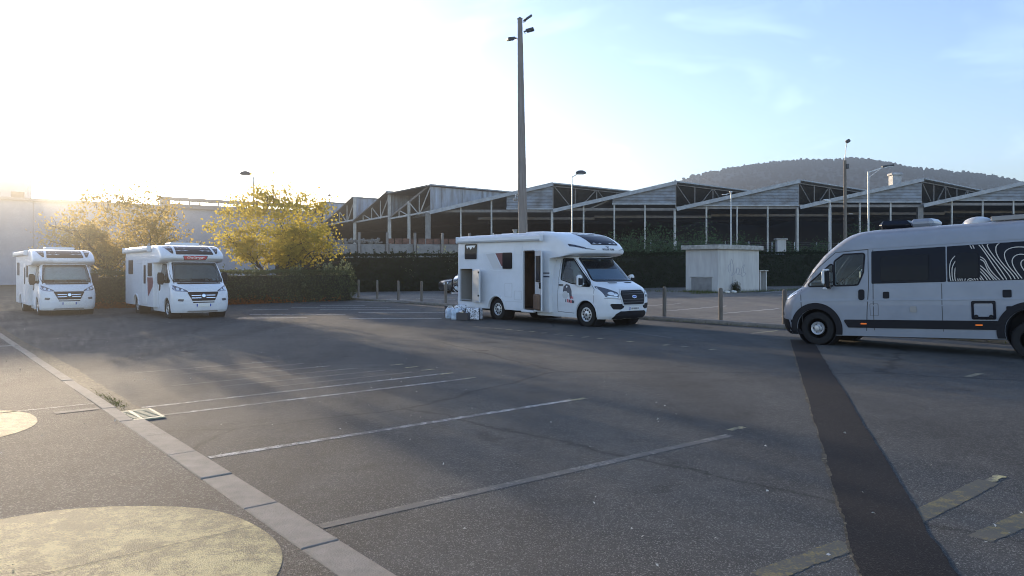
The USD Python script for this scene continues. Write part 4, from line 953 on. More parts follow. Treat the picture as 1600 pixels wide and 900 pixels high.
def windscreen_cutter():
    q = rpoly([(-.845, 1.38), (.845, 1.38), (.755, 2.03), (-.755, 2.03)], .05)
    m = trimesh.creation.extrude_polygon(q, 1.7, engine='earcut'); v_ = m.vertices.copy(); m.vertices = np.stack([v_[:, 2] - .5, v_[:, 0], v_[:, 1]], 1)
    m.fix_normals(); return m

def text_on(front, text, y0, z0, h, off, bold=True, skew=0.0):
    t = meshkit.text_mesh(text, h, .004, bold=bold); v_ = t.vertices.copy(); w_ = v_[:, 0].max()
    p = front(y0 - w_/2 + v_[:, 0] + skew*v_[:, 1], z0 + v_[:, 1], off); p[:, 0] += v_[:, 2]; t.vertices = p; return t

# ---------------------------------------------------------------- grey camper van at right
def camper_van(name, label, paint, loc, rz, pitch, detail, wheels='steel', group=None, roof=2.53):
    v = thing(name, label, 'camper van', loc, rz, group)
    z = DUC['z'][:-1] + [2.12, 2.24, 2.36, 2.44, 2.49, 2.52, 2.53]
    xf = DUC['xf'][:-1] + [-.16, -.30, -.46, -.60, -.75, -.98, -1.25]
    w = [.99, 1.0, 1.01, 1.02, 1.025, 1.025, 1.02, 1.01, 1.005, 1.0, .995, .99, .985, .972, .957, .94, .922] + [.905, .885, .855, .80, .71, .55, .38]
    c = DUC['c'][:-1] + [.38, .42, .46, .5, .5, .5, .4]
    S = Shell(z, xf, -5.02, w, c, 2.5, .10, 5.0)
    zs = sorted(set(z + list(np.arange(.26, 2.4, .07))))
    body = S.mesh(zs)
    winz = ducato_sides(v, S, 'white_trim' if detail else 'black_plastic')
    arches = []
    for x in (0, -4.035):
        for s in (-1, 1): arches.append(cyl_y(x, s*.5, s*1.4, .37, .44 if x == 0 else .44, 40))
    inner = S.mesh([.62, 1.0, 1.2, 1.4, 1.6, 1.8, 2.0, 2.14], shrink=.06, xmin=-1.46)
    body = cut(body, arches + [inner] + winz + [windscreen_cutter()])
    A = []
    def put(m): return rot(m, pitch, [0, 1, 0]) if pitch else m
    obj('body', body, paint, v, smooth=32)
    ducato_face(v, S, paint, True)
    cab_inside(v, 1)
    obj('cab_partition', box((-1.44, 0, 1.38), (.03, 1.78, 1.5)), 'seat_light' if detail else 'seat_cloth', v)
    for x in (0, -4.035):
        for s in (-1, 1):
            arch_liner(v, x, s, 1.0, .37, .438)
            ring = sg.Point(x, .37).buffer(.575, quad_segs=24).difference(sg.Point(x, .37).buffer(.44, quad_segs=24)).intersection(sg.box(-9, .235, 2, 3))
            obj('arch_flare', mapped(ring, S.side(s), .014, .03, .08), 'black_plastic', v, smooth=35)
            wheel(v, x, s*1.0, .37, .37, s, wheels)
    for s in (-1, 1):
        obj('side_cladding', mapped(rpoly([(-.60, .575), (-3.52, .575), (-3.47, .40), (-.70, .40)], .03), S.side(s), .012, .02, .3), 'black_plastic', v)
        obj('crease', mapped(sg.LineString([(.1, .995), (-5.0, .995)]).buffer(.010, cap_style='flat'), S.side(s), .008, .012, .25), paint, v)
        obj('roof_gutter', mapped(sg.LineString([(-.42, 2.105), (-5.0, 2.155)]).buffer(.012, cap_style='flat'), S.side(s), .008, .012, .25), paint, v)
        for x in (-1.03, -3.18):
            q = obj('marker_lamp', mapped(rrect(x - .06, .475, x + .06, .505, .008), S.side(s), .02, .012, .1), 'amber_lens', v)
        obj('sliding_seam', side_strip(S, s, [(-1.24, .35), (-1.24, 2.08)], .012), 'joint_dark', v); obj('sliding_seam', side_strip(S, s, [(-2.55, .35), (-2.55, 1.32)], .010), 'joint_dark', v)
        if detail:
            b1 = rpoly([(-1.21, 1.345), (-1.21, 2.045), (-2.63, 2.065), (-2.63, 1.35)], .02); b2 = rpoly([(-2.655, 1.35), (-2.655, 2.065), (-4.85, 2.10), (-4.85, 1.36)], .02)
            for b_ in (b1, b2): obj('side_panel', mapped(b_, S.side(s), .004, .006, .3), 'dark_panel', v)
            obj('cabin_window', mapped(rrect(-2.32, 1.40, -1.40, 1.93, .05), S.side(s), .016, .02, .3), 'gloss_black', v)
            obj('cabin_window', mapped(rrect(-3.20, 1.42, -2.82, 1.92, .05), S.side(s), .016, .02, .3), 'gloss_black', v)
            clip = b2.buffer(-.012).difference(rrect(-3.23, 1.41, -2.80, 1.95, .03))
            raw = [[(765, 515), (712, 575), (690, 650), (688, 750), (704, 838)], [(765, 580), (730, 640), (718, 700), (720, 780), (734, 838)], [(765, 660), (752, 720), (752, 790), (765, 838)],
                   [(785, 795), (795, 838)], [(812, 795), (822, 838)], [(838, 795), (848, 838)], [(885, 795), (872, 838)], [(905, 838), (920, 812), (945, 802), (970, 812), (988, 838)], [(925, 838), (945, 822), (968, 838)],
                   [(992, 795), (1018, 838)], [(1022, 790), (1048, 838)], [(1060, 785), (1085, 830)], [(1060, 750), (1085, 785), (1115, 828)], [(1060, 705), (1110, 755), (1160, 825)], [(1060, 668), (1120, 725), (1200, 825)], [(1060, 630), (1140, 700), (1240, 822)],
                   [(1062, 560), (1130, 605), (1165, 690), (1275, 820)], [(1062, 525), (1140, 580), (1180, 665), (1312, 818)], [(1060, 380), (1150, 500), (1240, 640), (1360, 816)], [(1100, 378), (1200, 520), (1290, 640), (1400, 814)],
                   [(1175, 372), (1190, 440), (1290, 580), (1400, 720), (1455, 812)], [(1318, 360), (1272, 430), (1310, 550), (1420, 690), (1505, 808)], [(1640, 408), (1500, 410), (1410, 445), (1380, 515), (1420, 630), (1480, 710), (1550, 806)], [(1650, 505), (1560, 500), (1500, 530), (1475, 590), (1505, 680), (1590, 800)],
                   [(1650, 570), (1600, 580), (1585, 630), (1620, 700), (1680, 795)], [(945, 382), (970, 425)], [(982, 382), (1000, 422)], [(1720, 420), (1850, 520), (1900, 640), (1850, 780)], [(1700, 520), (1790, 580), (1810, 660), (1770, 780)], [(1740, 360), (1900, 430), (2010, 560), (2020, 760)]]
            from scipy.interpolate import make_interp_spline as mis
            LM = []
            for q in raw:
                q = np.array(q, float); k_ = (600 + q[:, 0]/8)/F; t_ = (16.52*k_ - 6.88)/(.711 + .703*k_); yb = 850 - .0165*(q[:, 0] - 0); yt = 430 - .056*q[:, 0]
                w_ = 1.352 + (yb - q[:, 1])/(yb - yt)*(2.075 - 1.352); c_ = np.column_stack([-t_, w_])
                LM.append(mis(np.linspace(0, 1, len(c_)), c_, min(3, len(c_) - 1))(np.linspace(0, 1, 24)) if len(c_) > 2 else c_)
            lines = shapely.union_all([sg.LineString(q).buffer(.0075) for q in LM]).intersection(clip)
            obj('contour_lines', [mapped(g, S.side(s), .008, .004, .25) for g in getattr(lines, 'geoms', [lines]) if g.area > 1e-5], 'contour_print', v)
            for x0, z0, w_, h_, m_ in ((-1.50, 1.10, .12, .14, 'black_plastic'), (-2.02, .80, .12, .125, 'locker_grey'), (-3.66, 1.10, .145, .145, 'black_plastic'), (-3.70, .80, .12, .12, 'black_plastic')):
                obj('service_flap', mapped(rrect(x0 - w_/2, z0 - h_/2, x0 + w_/2, z0 + h_/2, .02), S.side(s), .012, .02, .1), m_, v)
            fr_ = rrect(-3.47, .60, -3.06, .965, .03); obj('hatch_frame', mapped(fr_.difference(rrect(-3.425, .655, -3.105, .915, .03)), S.side(s), .014, .02, .1), 'dark_panel', v)
            obj('hatch_knob', mapped(sg.Point(-3.14, .66).buffer(.035), S.side(s), .03, .03, .03), 'black_plastic', v); obj('hatch_knob', mapped(sg.Point(-3.39, .66).buffer(.035), S.side(s), .03, .03, .03), 'black_plastic', v)
            obj('hatch_door', mapped(rrect(-3.425, .655, -3.105, .915, .03), S.side(s), .008, .01, .1), paint, v)
            obj('fuel_flap', mapped(rrect(-1.34, .66, -1.17, .92, .02).difference(rrect(-1.335, .665, -1.175, .915, .02)), S.side(s), .0025, .004, .1), 'joint_dark', v)
    obj('underbody', box((-2.1, 0, .27), (4.8, 1.5, .16)), 'black_plastic', v)
    obj('rear_doors', mapped(rrect(-.85, .45, .85, 2.0, .05).difference(rrect(-.84, .46, .84, 1.99, .05)), S.rear(), .002, .004, .1), 'joint_dark', v)
    for s in (-1, 1): obj('rear_lamp', mapped(rrect(s*.86, .8, s*.98, 1.4, .02), S.rear(), .01, .02, .05), 'decal_red', v)
    obj('roof_skylight', [rot(box((-1.52, 0, 2.62), (.66, .80, .20), .09), -3, [0, 1, 0], (-1.4, 0, 2.6))], 'dark_panel', v)
    obj('skylight_hood', box((-2.05, 0, 2.62), (.46, .74, .18), .07), 'grey_paint' if detail else 'white_gel', v)
    dome = trimesh.creation.icosphere(3, 1.0); dome.vertices = dome.vertices*[.27, .27, .15] + [-3.08, .30, 2.51]
    obj('roof_dome', dome, 'decal_grey', v, smooth=True)
    obj('solar_panel', box((-4.05, 0, 2.61), (1.3, 1.2, .05), .01), 'dark_panel', v); obj('solar_frame', [box((-4.05, s*.60, 2.575), (1.36, .04, .09), .01) for s in (-1, 1)], 'locker_grey', v)
    return v

van = camper_van('camper_van', 'grey high-roof camper van with black side panels and contour-line print', 'grey_paint', (7.60, 17.20, 0), 135.3, 1.72, True)
# the body sits nose-down on its springs: everything but the wheels is tilted about the front axle
for ch in stage.GetPrimAtPath(van).GetChildren():
    if not ch.GetName().startswith('wheel'):
        UsdGeom.Xformable(ch).AddRotateYOp().Set(2.2)

# ---------------------------------------------------------------- motorhomes
def habitation(S, zs): return S.mesh(zs)

def awning(v, S_w, x0, x1, z0, z1, s, m='white_trim'):
    q = sg.Polygon([(0, 0), (.10, .01), (.135, .06), (.13, .15), (.07, .20), (0, .21)]); k = trimesh.creation.extrude_polygon(q, 1.0, engine='earcut')
    a, b = np.array([x0, s*S_w, z0]), np.array([x1, s*S_w, z1]); vv = k.vertices
    k.vertices = a[None]*(1 - vv[:, 2:3]) + b[None]*vv[:, 2:3] + np.column_stack([np.zeros(len(vv)), s*vv[:, 0], vv[:, 1]])
    aw = obj('awning_case', k, m, v, smooth=30)
    for x, zz in ((x0, z0), (x1, z1)): obj('awning_end_cap', box((x, s*(S_w + .07), zz + .105), (.05, .17, .235), .02), 'white_trim', aw)

# --- motorhome with the open side door
mh = thing('motorhome', 'white motorhome with open side door, open rear locker and dark oval front badge', 'motorhome', (2.96, 22.33, 0), -49.9)
TZ = [.24, .32, .42, .55, .70, .85, .96, 1.04, 1.10, 1.16, 1.22, 1.28, 1.34, 1.40, 1.50, 1.64, 1.79, 1.94, 2.09]
TX = [.86, .95, .99, 1.01, 1.02, 1.01, .985, .95, .90, .82, .70, .54, .38, .28, .17, .04, -.12, -.28, -.42]
TW = [.96, .985, .995, 1.0, 1.01, 1.01, 1.01, 1.0, .995, .99, .985, .98, .975, .965, .945, .92, .89, .855, .83]
TC = [.60]*9 + [.60, .58, .52, .46, .42, .40, .38, .36, .36, .38]
SC = Shell(TZ, TX, -2.2, TW, TC, 2.5, .05, 6)
cab = SC.mesh(sorted(set(TZ + list(np.arange(.28, 2.08, .06)))))
cabin = SC.mesh([.60, .9, 1.1, 1.22, 1.35, 1.5, 1.7, 1.9, 2.05], shrink=.06, xmin=-1.36)
tw_ = rpoly([(-1.12, 2.03), (-.68, 2.02), (-.24, 1.62), (.21, 1.205), (-.30, 1.21), (-.42, 1.27), (-.62, 1.285), (-1.09, 1.40)], .035)
wsq = rpoly([(-.86, 1.355), (.86, 1.355), (.74, 2.05), (-.74, 2.05)], .05)
mcut = trimesh.creation.extrude_polygon(wsq.buffer(-.03), 1.6, engine='earcut'); q_ = mcut.vertices.copy(); mcut.vertices = np.stack([q_[:, 2] - .65, q_[:, 0], q_[:, 1]], 1); mcut.fix_normals()
cuts = [cabin, mcut] + [prism(tw_, s*.5, s*1.3) for s in (-1, 1)] + [cyl_y(0, s*.5, s*1.3, .355, .425, 40) for s in (-1, 1)]
obj('cab_body', cut(cab, cuts), 'white_gel', mh, smooth=32)
HZ = [.36, .42, .55, 1.0, 1.5, 2.05, 2.10, 2.14, 2.19, 2.26, 2.36, 2.50, 2.60, 2.70, 2.78, 2.84, 2.875, 2.89]
HX = [-1.38, -1.38, -1.38, -1.38, -1.38, -1.38, -.60, -.22, -.06, .0, -.03, -.15, -.30, -.50, -.72, -.98, -1.3, -1.8]
HWd = [1.14, 1.15, 1.155, 1.155, 1.155, 1.155, 1.155, 1.155, 1.155, 1.155, 1.15, 1.145, 1.14, 1.13, 1.12, 1.09, 1.05, .98]
HC = [.04]*6 + [.35, .52, .60, .66, .70, .75, .78, .80, .8, .75, .6, .4]
SH = Shell(HZ, HX, -6.29, HWd, HC, 2.4, .07, 6)
hab = SH.mesh(sorted(set(HZ + list(np.arange(.42, 2.8, .08)))))
door = rrect(-2.66, .40, -2.08, 2.31, .06); locker = rrect(-6.13, .56, -5.37, 1.72, .06)
room = box((-2.42, -.35, 1.36), (1.5, 1.5, 1.88)); bay = box((-5.75, -.25, 1.14), (.86, 1.7, 1.26))
cuts = [prism(door, -.2, -1.4), prism(locker, -.2, -1.4), room, bay] + [cyl_y(-4.05, s*.55, s*1.4, .355, .44, 40) for s in (-1, 1)]
cuts += [prism(sg.box(-1.45, .2, -.8, 2.0), -1.3, 1.3)]
obj('coach_body', cut(hab, cuts), 'white_gel', mh, smooth=32)
def inside_out(c, s, skip):
    """Lining boards of a room with one open side."""
    c, s = np.array(c, float), np.array(s, float); out = []
    for ax in range(3):
        for sg_ in (-1, 1):
            if (ax, sg_) == skip: continue
            k = c.copy(); k[ax] += sg_*(s[ax]/2 - .008); d = s.copy() - .004; d[ax] = .012; out.append(box(k, d))
    return out
obj('cabin_lining', inside_out((-2.42, -.35, 1.36), (1.49, 1.49, 1.87), (1, -1)), 'interior_brown', mh)
obj('locker_lining', inside_out((-5.75, -.25, 1.14), (.85, 1.69, 1.25), (1, -1)), 'locker_grey', mh)
obj('cabin_cupboard', [box((-2.30, .1, .85), (.6, .5, .9), .02), box((-2.35, .05, 1.95), (.7, .5, .45), .02)], 'interior_brown', mh)
obj('towel', [box((-2.28, -.2, 1.52), (.14, .03, .34), .01), box((-2.05, -.22, 1.50), (.14, .03, .28), .01)], 'interior_white', mh)
obj('cabin_stool', [box((-2.15, -.3, .78), (.3, .3, .05), .01), box((-2.15, -.3, .58), (.06, .06, .4))], 'seat_light', mh)
# the open door, hinged at its front edge
hinge = (-2.07, -1.175)
def open_panel(ms, deg, about): return [rotz(m_, deg, (about[0], about[1], 0)) for m_ in ms]
OP = 158
leaf_ = [box((-2.37, -1.195, 1.35), (.58, .045, 1.90), .02)]
dpath = obj('side_door', open_panel(leaf_, OP, hinge), 'white_trim', mh)
obj('door_window', open_panel([box((-2.37, -1.165, 1.72), (.30, .03, .72), .012)], OP, hinge), 'dark_panel', dpath)
obj('door_window_frame', open_panel([box((-2.37, -1.168, 2.10), (.40, .03, .05), .01), box((-2.37, -1.168, 1.33), (.40, .03, .05), .01), box((-2.55, -1.168, 1.72), (.05, .03, .82), .01), box((-2.19, -1.168, 1.72), (.05, .03, .82), .01)], OP, hinge), 'black_plastic', dpath)
obj('door_pocket', open_panel([box((-2.37, -1.13, .68), (.46, .11, .50), .04)], OP, hinge), 'interior_brown', dpath)
obj('door_handle', open_panel([box((-2.58, -1.15, 1.20), (.05, .06, .20), .015)], OP, hinge), 'black_plastic', dpath)
fr2 = door.buffer(.045).difference(door); obj('door_frame', mapped(fr2, SH.side(-1), .012, .02, .2), 'white_trim', mh)
obj('door_step', box((-2.37, -1.19, .36), (.60, .12, .07), .02), 'white_trim', mh)
# the open rear locker door, hinged at its front edge and standing straight out
lp = obj('locker_door', open_panel([box((-5.75, -1.185, 1.13), (.74, .04, 1.14), .015)], 163, (-5.37, -1.175)), 'white_trim', mh)
obj('locker_door_lining', open_panel([box((-5.75, -1.158, 1.13), (.66, .02, 1.04), .005)], 163, (-5.37, -1.175)), 'interior_white', lp)
for z_ in (.80, 1.60): obj('locker_latch', open_panel([box((-6.05, -1.15, z_), (.06, .05, .07), .01)], 163, (-5.37, -1.175)), 'black_plastic', lp)
obj('locker_frame', mapped(locker.buffer(.03).difference(locker), SH.side(-1), .01, .02, .2), 'white_trim', mh)
# windows and side graphics
for s in (-1, 1):
    f_ = SH.side(s)
    wn_ = rrect(-5.82, 2.06, -5.12, 2.60, .05)
    w1_ = obj('rear_window', mapped(wn_, f_, .022, .03, .2), 'gloss_black', mh)
    obj('window_blind', mapped(sg.Polygon([(-5.74, 2.54), (-5.20, 2.54), (-5.28, 2.44), (-5.36, 2.50), (-5.47, 2.40), (-5.58, 2.50), (-5.68, 2.42)]), f_, .025, .004, .2), 'decal_white', w1_)
    obj('window_trim', mapped(wn_.buffer(.025).difference(wn_), f_, .014, .02, .2), 'white_trim', mh)
    wn2 = rrect(-3.70, 1.72, -3.22, 2.26, .04); obj('dinette_window', mapped(wn2, f_, .022, .03, .2), 'gloss_black', mh)
    obj('side_graphic', mapped(sg.Polygon([(-4.10, 2.25), (-3.72, 2.25), (-3.72, 1.80), (-3.78, 1.82)]), f_, .003, .004, .2), 'decal_wine', mh)
    obj('side_graphic', mapped(sg.Polygon([(-4.62, 2.22), (-4.15, 2.25), (-3.82, 1.80), (-3.74, 1.73), (-4.22, 1.73)]), f_, .003, .004, .2), 'decal_grey', mh)
    obj('graphic_outline', [mapped(sg.LineString(q).buffer(.013), f_, .004, .004, .2) for q in ([(-4.14, 2.26), (-3.80, 1.80), (-3.72, 1.76)], [(-4.78, 2.29), (-4.60, 1.95), (-4.40, 1.72), (-4.15, 1.66), (-2.72, 1.66)], [(-4.78, 2.29), (-3.2, 2.29)])], 'white_trim', mh)
    obj('side_stripe', [mapped(sg.box(-2.68, z_ - .02, -1.42, z_ + .02).difference(sg.box(-2.72, 1, -1.70, 2) if s < 0 else sg.box(9, 9, 10, 10)), f_, .003, .004, .3) for z_ in (1.585, 1.475)], 'decal_dark', mh)
    obj('vent_grille', mapped(rrect(-3.06, 2.20, -2.72, 2.48, .02), f_, .006, .02, .2), 'white_trim', mh)
    obj('service_hatch', mapped(rrect(-3.60, .78, -3.22, 1.25, .03).difference(rrect(-3.585, .795, -3.235, 1.235, .03)), f_, .003, .005, .1), 'decal_grey', mh)
    obj('service_hatch', mapped(rrect(-3.12, .70, -2.74, 1.0, .03).difference(rrect(-3.105, .715, -2.755, .985, .03)), f_, .003, .005, .1), 'decal_grey', mh)
    obj('cable_socket', mapped(sg.Point(-5.0, 1.60).buffer(.03), f_, .01, .02, .1), 'black_plastic', mh)
    obj('skirt_seam', mapped(sg.LineString([(-6.2, .62), (-4.6, .62)]).buffer(.006), f_, .002, .004, .3), 'decal_grey', mh)
    obj('skirt_seam', mapped(sg.LineString([(-3.55, .64), (-2.66, .64)]).buffer(.008), f_, .002, .004, .3), 'decal_grey', mh)
    # wheel arch lips
    ring = sg.Point(-4.05, .355).buffer(.50, quad_segs=24).difference(sg.Point(-4.05, .355).buffer(.44, quad_segs=24)).intersection(sg.box(-9, .40, 2, 3)); obj('arch_lip', mapped(ring, f_, .02, .03, .08), 'white_trim', mh, smooth=35)
    ring = sg.Point(0, .355).buffer(.465, quad_segs=24).difference(sg.Point(0, .355).buffer(.425, quad_segs=24)).intersection(sg.box(-9, .30, 2, 3)); obj('arch_lip', mapped(ring, SC.side(s), .01, .02, .08), 'white_gel', mh, smooth=35)
    arch_liner(mh, 0, s, .98, .355, .423); arch_liner(mh, -4.05, s, 1.10, .355, .438)
    wheel(mh, 0, s*.985, .355, .355, s, 'alloy'); wheel(mh, -4.05, s*1.09, .355, .355, s, 'alloy')
    obj('cab_window', mapped(tw_.buffer(.012), SC.side(s), .003, .005, .1), 'window_glass', mh, smooth=35)
    obj('window_seal', mapped(tw_.buffer(.025).difference(tw_.buffer(-.006)), SC.side(s), .006, .01, .1), 'black_plastic', mh)
    obj('door_seam', mapped(sg.LineString([(.30, .62), (.33, 1.12), (-.16, 1.62), (-.64, 2.04)]).buffer(.006), SC.side(s), .0015, .004, .1), 'joint_dark', mh)
    obj('door_seam', mapped(sg.LineString([(-1.20, 2.0), (-1.20, .40), (-.50, .38)]).buffer(.006), SC.side(s), .0015, .004, .1), 'joint_dark', mh)
    obj('door_moulding', mapped(sg.LineString([(-1.18, .66), (-.48, .64)]).buffer(.012), SC.side(s), .006, .01, .1), 'white_gel', mh)
    obj('door_handle', mapped(rrect(-1.16, 1.20, -.98, 1.245, .018), SC.side(s), .02, .03, .06), 'black_plastic', mh)
    mp = SC.side(s)(np.array([-.10]), np.array([1.36]), .20)[0]
    mi = obj('wing_mirror', [tube([SC.side(s)(np.array([-.12]), np.array([1.27]), 0)[0], mp - [0, s*.03, .1]], .035, 8), box(mp, (.14, .20, .36), .05)], 'white_trim' , mh)
    obj('mirror_glass', box(mp + [-.072, 0, 0], (.006, .16, .29)), 'mirror_face', mi); obj('mirror_shell', box(mp + [.05, 0, -.02], (.06, .17, .22), .02), 'black_plastic', mi)
# picture sticker on the cab door: rounded dark cap over a pale face shape with red and dark strokes
fS = SC.side(-1)
st_ = obj('door_sticker', mapped(rpoly([(-.98, 1.02), (-.96, 1.17), (-.84, 1.26), (-.70, 1.22), (-.60, 1.05), (-.57, .84), (-.66, .80), (-.70, .98)], .03), fS, .003, .004, .06), 'decal_dark', mh)
obj('sticker_figure', mapped(rpoly([(-1.00, .92), (-.92, 1.04), (-.80, 1.03), (-.72, .90), (-.82, .80), (-.95, .82)], .03), fS, .005, .004, .06), 'decal_grey', st_)
obj('sticker_glint', mapped(sg.Point(-.82, 1.17).buffer(.028), fS, .006, .004, .06), 'decal_white', st_)
obj('sticker_stroke', [mapped(sg.box(x_, z_, x_ + .03, z_ + h_), fS, .006, .004, .06) for x_, z_, h_ in ((-.78, .70, .10), (-.72, .69, .10), (-.655, .68, .10), (-.60, .68, .09), (-.62, .80, .09), (-.55, .80, .08))], 'decal_red', st_)
obj('sticker_stroke', [mapped(sg.box(x_, z_, x_ + .04, z_ + h_), fS, .005, .004, .06) for x_, z_, h_ in ((-.86, .70, .09), (-.69, .695, .09), (-.57, .68, .09), (-.52, .68, .08), (-.66, .81, .09))], 'decal_dark', st_)
# the face
FM = SC.front()
obj('windscreen', mapped(wsq, FM, .004, .006, .08), 'window_glass', mh, smooth=35)
obj('windscreen_seal', mapped(wsq.buffer(.02).difference(wsq.buffer(-.02)), FM, .008, .012, .08), 'black_plastic', mh)
sun_ = mapped(rpoly([(-.70, 1.72), (.62, 1.72), (.60, 1.95), (-.68, 1.95)], .02), FM, -.10, .01, .08); obj('screen_band', sun_, 'black_plastic', mh)
obj('screen_shade', mapped(rpoly([(-.78, 1.40), (.78, 1.40), (.70, 1.74), (-.70, 1.74)], .02), FM, -.12, .01, .08), 'sunshade', mh)
cab_inside(mh, 1)
for s in (-1, 1):
    h = obj('headlight', mapped(rpoly([(s*.965, 1.215), (s*.98, 1.16), (s*.925, .90), (s*.62, .865), (s*.58, .93), (s*.60, 1.03)], .015), FM, .006, .03, .03), 'lamp_dark', mh, smooth=35)
    for a_, b_, r_ in ((.79, 1.00, .062), (.68, .96, .05)):
        obj('lens', mapped(affinity.scale(sg.Point(s*a_, b_).buffer(r_), 1.25, .8), FM, .014, .012, .02), 'lamp_lens', h)
    obj('light_bar', mapped(sg.LineString([(s*.64, .885), (s*.88, .915)]).buffer(.014), FM, .012, .012, .03), 'lamp_lens', h)
    obj('fog_recess', mapped(rpoly([(s*.86, .70), (s*.40, .69), (s*.44, .57), (s*.54, .53), (s*.76, .54)], .03), FM, .005, .02, .04), 'black_plastic', mh)
    obj('bonnet_vent', mapped(rpoly([(s*.14, 1.315), (s*.52, 1.315), (s*.50, 1.29), (s*.20, 1.29)], .006), FM, .012, .02, .03), 'black_plastic', mh)
g = obj('grille', mapped(rpoly([(-.45, 1.09), (.45, 1.09), (.53, .98), (.45, .67), (-.45, .67), (-.53, .98)], .05), FM, .010, .03, .05), 'black_plastic', mh)
obj('grille_surround', mapped(rpoly([(-.48, 1.12), (.48, 1.12), (.57, .98), (.48, .635), (-.48, .635), (-.57, .98)], .05).difference(rpoly([(-.45, 1.09), (.45, 1.09), (.53, .98), (.45, .67), (-.45, .67), (-.53, .98)], .05)), FM, .016, .03, .05), 'decal_grey', mh)
for z_ in (.74, .82, .98, 1.04): obj('grille_bar', mapped(sg.box(-.45, z_ - .008, .45, z_ + .008), FM, .018, .012, .06), 'dark_steel', g)
obj('badge', mapped(affinity.scale(sg.Point(0, .90).buffer(.095), 1.0, .48), FM, .024, .02, .02), 'chrome', mh); obj('badge_centre', mapped(affinity.scale(sg.Point(0, .90).buffer(.078), 1.0, .42), FM, .027, .01, .02), 'plate_blue', mh)
pl = obj('number_plate', mapped(rrect(-.22, .50, .22, .60, .01), FM, .014, .014, .1), 'plate_white', mh)
obj('plate_band', mapped(sg.box(-.215, .505, -.18, .595), FM, .017, .004, .1), 'plate_blue', pl); obj('plate_characters', [mapped(sg.box(y_, .525, y_ + .03, .58), FM, .017, .004, .1) for y_ in (-.13, -.08, -.01, .04, .09, .15)], 'decal_dark', pl)
obj('lower_bumper', mapped(rpoly([(-.72, .245), (.72, .245), (.66, .40), (.52, .48), (-.52, .48), (-.66, .40)], .03), FM, .010, .03, .05), 'black_plastic', mh)
obj('bonnet_line', mapped(sg.LineString([(-.94, .86), (-.50, .835)]).buffer(.006), FM, .002, .004, .04), 'joint_dark', mh)
# overcab nose: skylight, dark flashes and maker's lettering
NM = SH.front()
obj('cab_skylight', mapped(rpoly([(-.56, 2.47), (.56, 2.47), (.62, 2.81), (-.62, 2.81)], .03), NM, .006, .02, .06), 'dark_panel', mh, smooth=35)
obj('skylight_frame', mapped(rpoly([(-.59, 2.45), (.59, 2.45), (.65, 2.825), (-.65, 2.825)], .03).difference(rpoly([(-.56, 2.47), (.56, 2.47), (.62, 2.81), (-.62, 2.81)], .03)), NM, .010, .02, .06), 'black_plastic', mh)
for s in (-1, 1):
    obj('nose_flash', mapped(rpoly([(s*1.12, 2.48), (s*1.125, 2.40), (s*.90, 2.33), (s*.80, 2.35), (s*.98, 2.42)], .008), NM, .006, .008, .03), 'decal_dark', mh)
    obj('nose_flash', mapped(rpoly([(s*.86, 2.345), (s*.86, 2.315), (s*.45, 2.285), (s*.70, 2.33)], .004), NM, .006, .008, .03), 'decal_dark', mh)
obj('lettering', text_on(NM, 'ROLLER TEAM', 0, 2.285, .055, .006), 'decal_dark', mh)
obj('emblem', mapped(sg.Polygon([(-.075, 2.415), (0, 2.40), (.075, 2.415), (.012, 2.36), (0, 2.345), (-.012, 2.36)]), NM, .006, .006, .03), 'decal_dark', mh)
obj('nose_groove', mapped(sg.LineString([(-1.13, 2.19), (1.13, 2.19)]).buffer(.007), NM, .003, .006, .05), 'decal_grey', mh)
awning(mh, 1.15, -6.18, -1.72, 2.64, 2.60, -1)
obj('roof_hatch', [box((-4.6, .1, 2.92), (.7, .7, .10), .04), box((-3.0, -.1, 2.92), (.9, .6, .09), .04)], 'white_trim', mh)
obj('roof_vent', [trimesh.creation.cylinder(.06, .16, sections=16).apply_translation([-3.85, -.5, 2.96]), trimesh.creation.cylinder(.09, .03, sections=16).apply_translation([-3.85, -.5, 3.05]), trimesh.creation.cylinder(.05, .12, sections=16).apply_translation([-5.2, -.4, 2.94])], 'locker_grey', mh)
obj('rear_bumper', box((-6.31, 0, .62), (.22, 2.20, .36), .08), 'white_trim', mh)
obj('underbody', [box((-3.4, 0, .36), (5.2, 1.3, .20)), box((-.1, 0, .30), (1.5, 1.2, .14)), box((-2.0, -.55, .28), (.7, .4, .24), .04)], 'black_plastic', mh)
for s in (-1, 1): obj('rear_lamp', box((-6.30, s*.95, .95), (.05, .16, .4), .02), 'decal_red', mh)
rack = obj('bicycle_rack', [bar((-6.28, s*.35, .95), (-6.75, s*.35, .84), .035) for s in (-1, 1)] + [bar((-6.70, -1.1, .83), (-6.70, .95, .83), .06), bar((-6.31, -.35, .95), (-6.31, -.35, 2.1), .035), bar((-6.31, .35, .95), (-6.31, .35, 2.1), .035)], 'pale_steel', mh)

# bicycle carried behind the motorhome
bk_dir = np.array([.645, -.765]); bk_left = np.array([.765, .645]); bc = np.array([2.96, 22.33]) + bk_dir*-6.70 - bk_left*.22
bike = thing('bicycle', 'dark bicycle hung on the rack behind the motorhome with open lockers', 'bicycle', (bc[0], bc[1], .865), math.degrees(math.atan2(bk_left[1], bk_left[0])))
for x_ in (-.53, .53):
    t_ = trimesh.creation.torus(.335, .022, 40, 8); wl = obj('wheel', move(rot(t_, 90, [1, 0, 0]), [x_, 0, .35]), 'rubber', bike, smooth=True)
    t_ = trimesh.creation.torus(.31, .010, 40, 6); obj('rim', move(rot(t_, 90, [1, 0, 0]), [x_, 0, .35]), 'chrome', wl)
    obj('spokes', [bar((x_, 0, .35), (x_ + .31*math.cos(a), 0, .35 + .31*math.sin(a)), .004) for a in np.linspace(0, 2*np.pi, 18, endpoint=False)], 'alloy', wl)
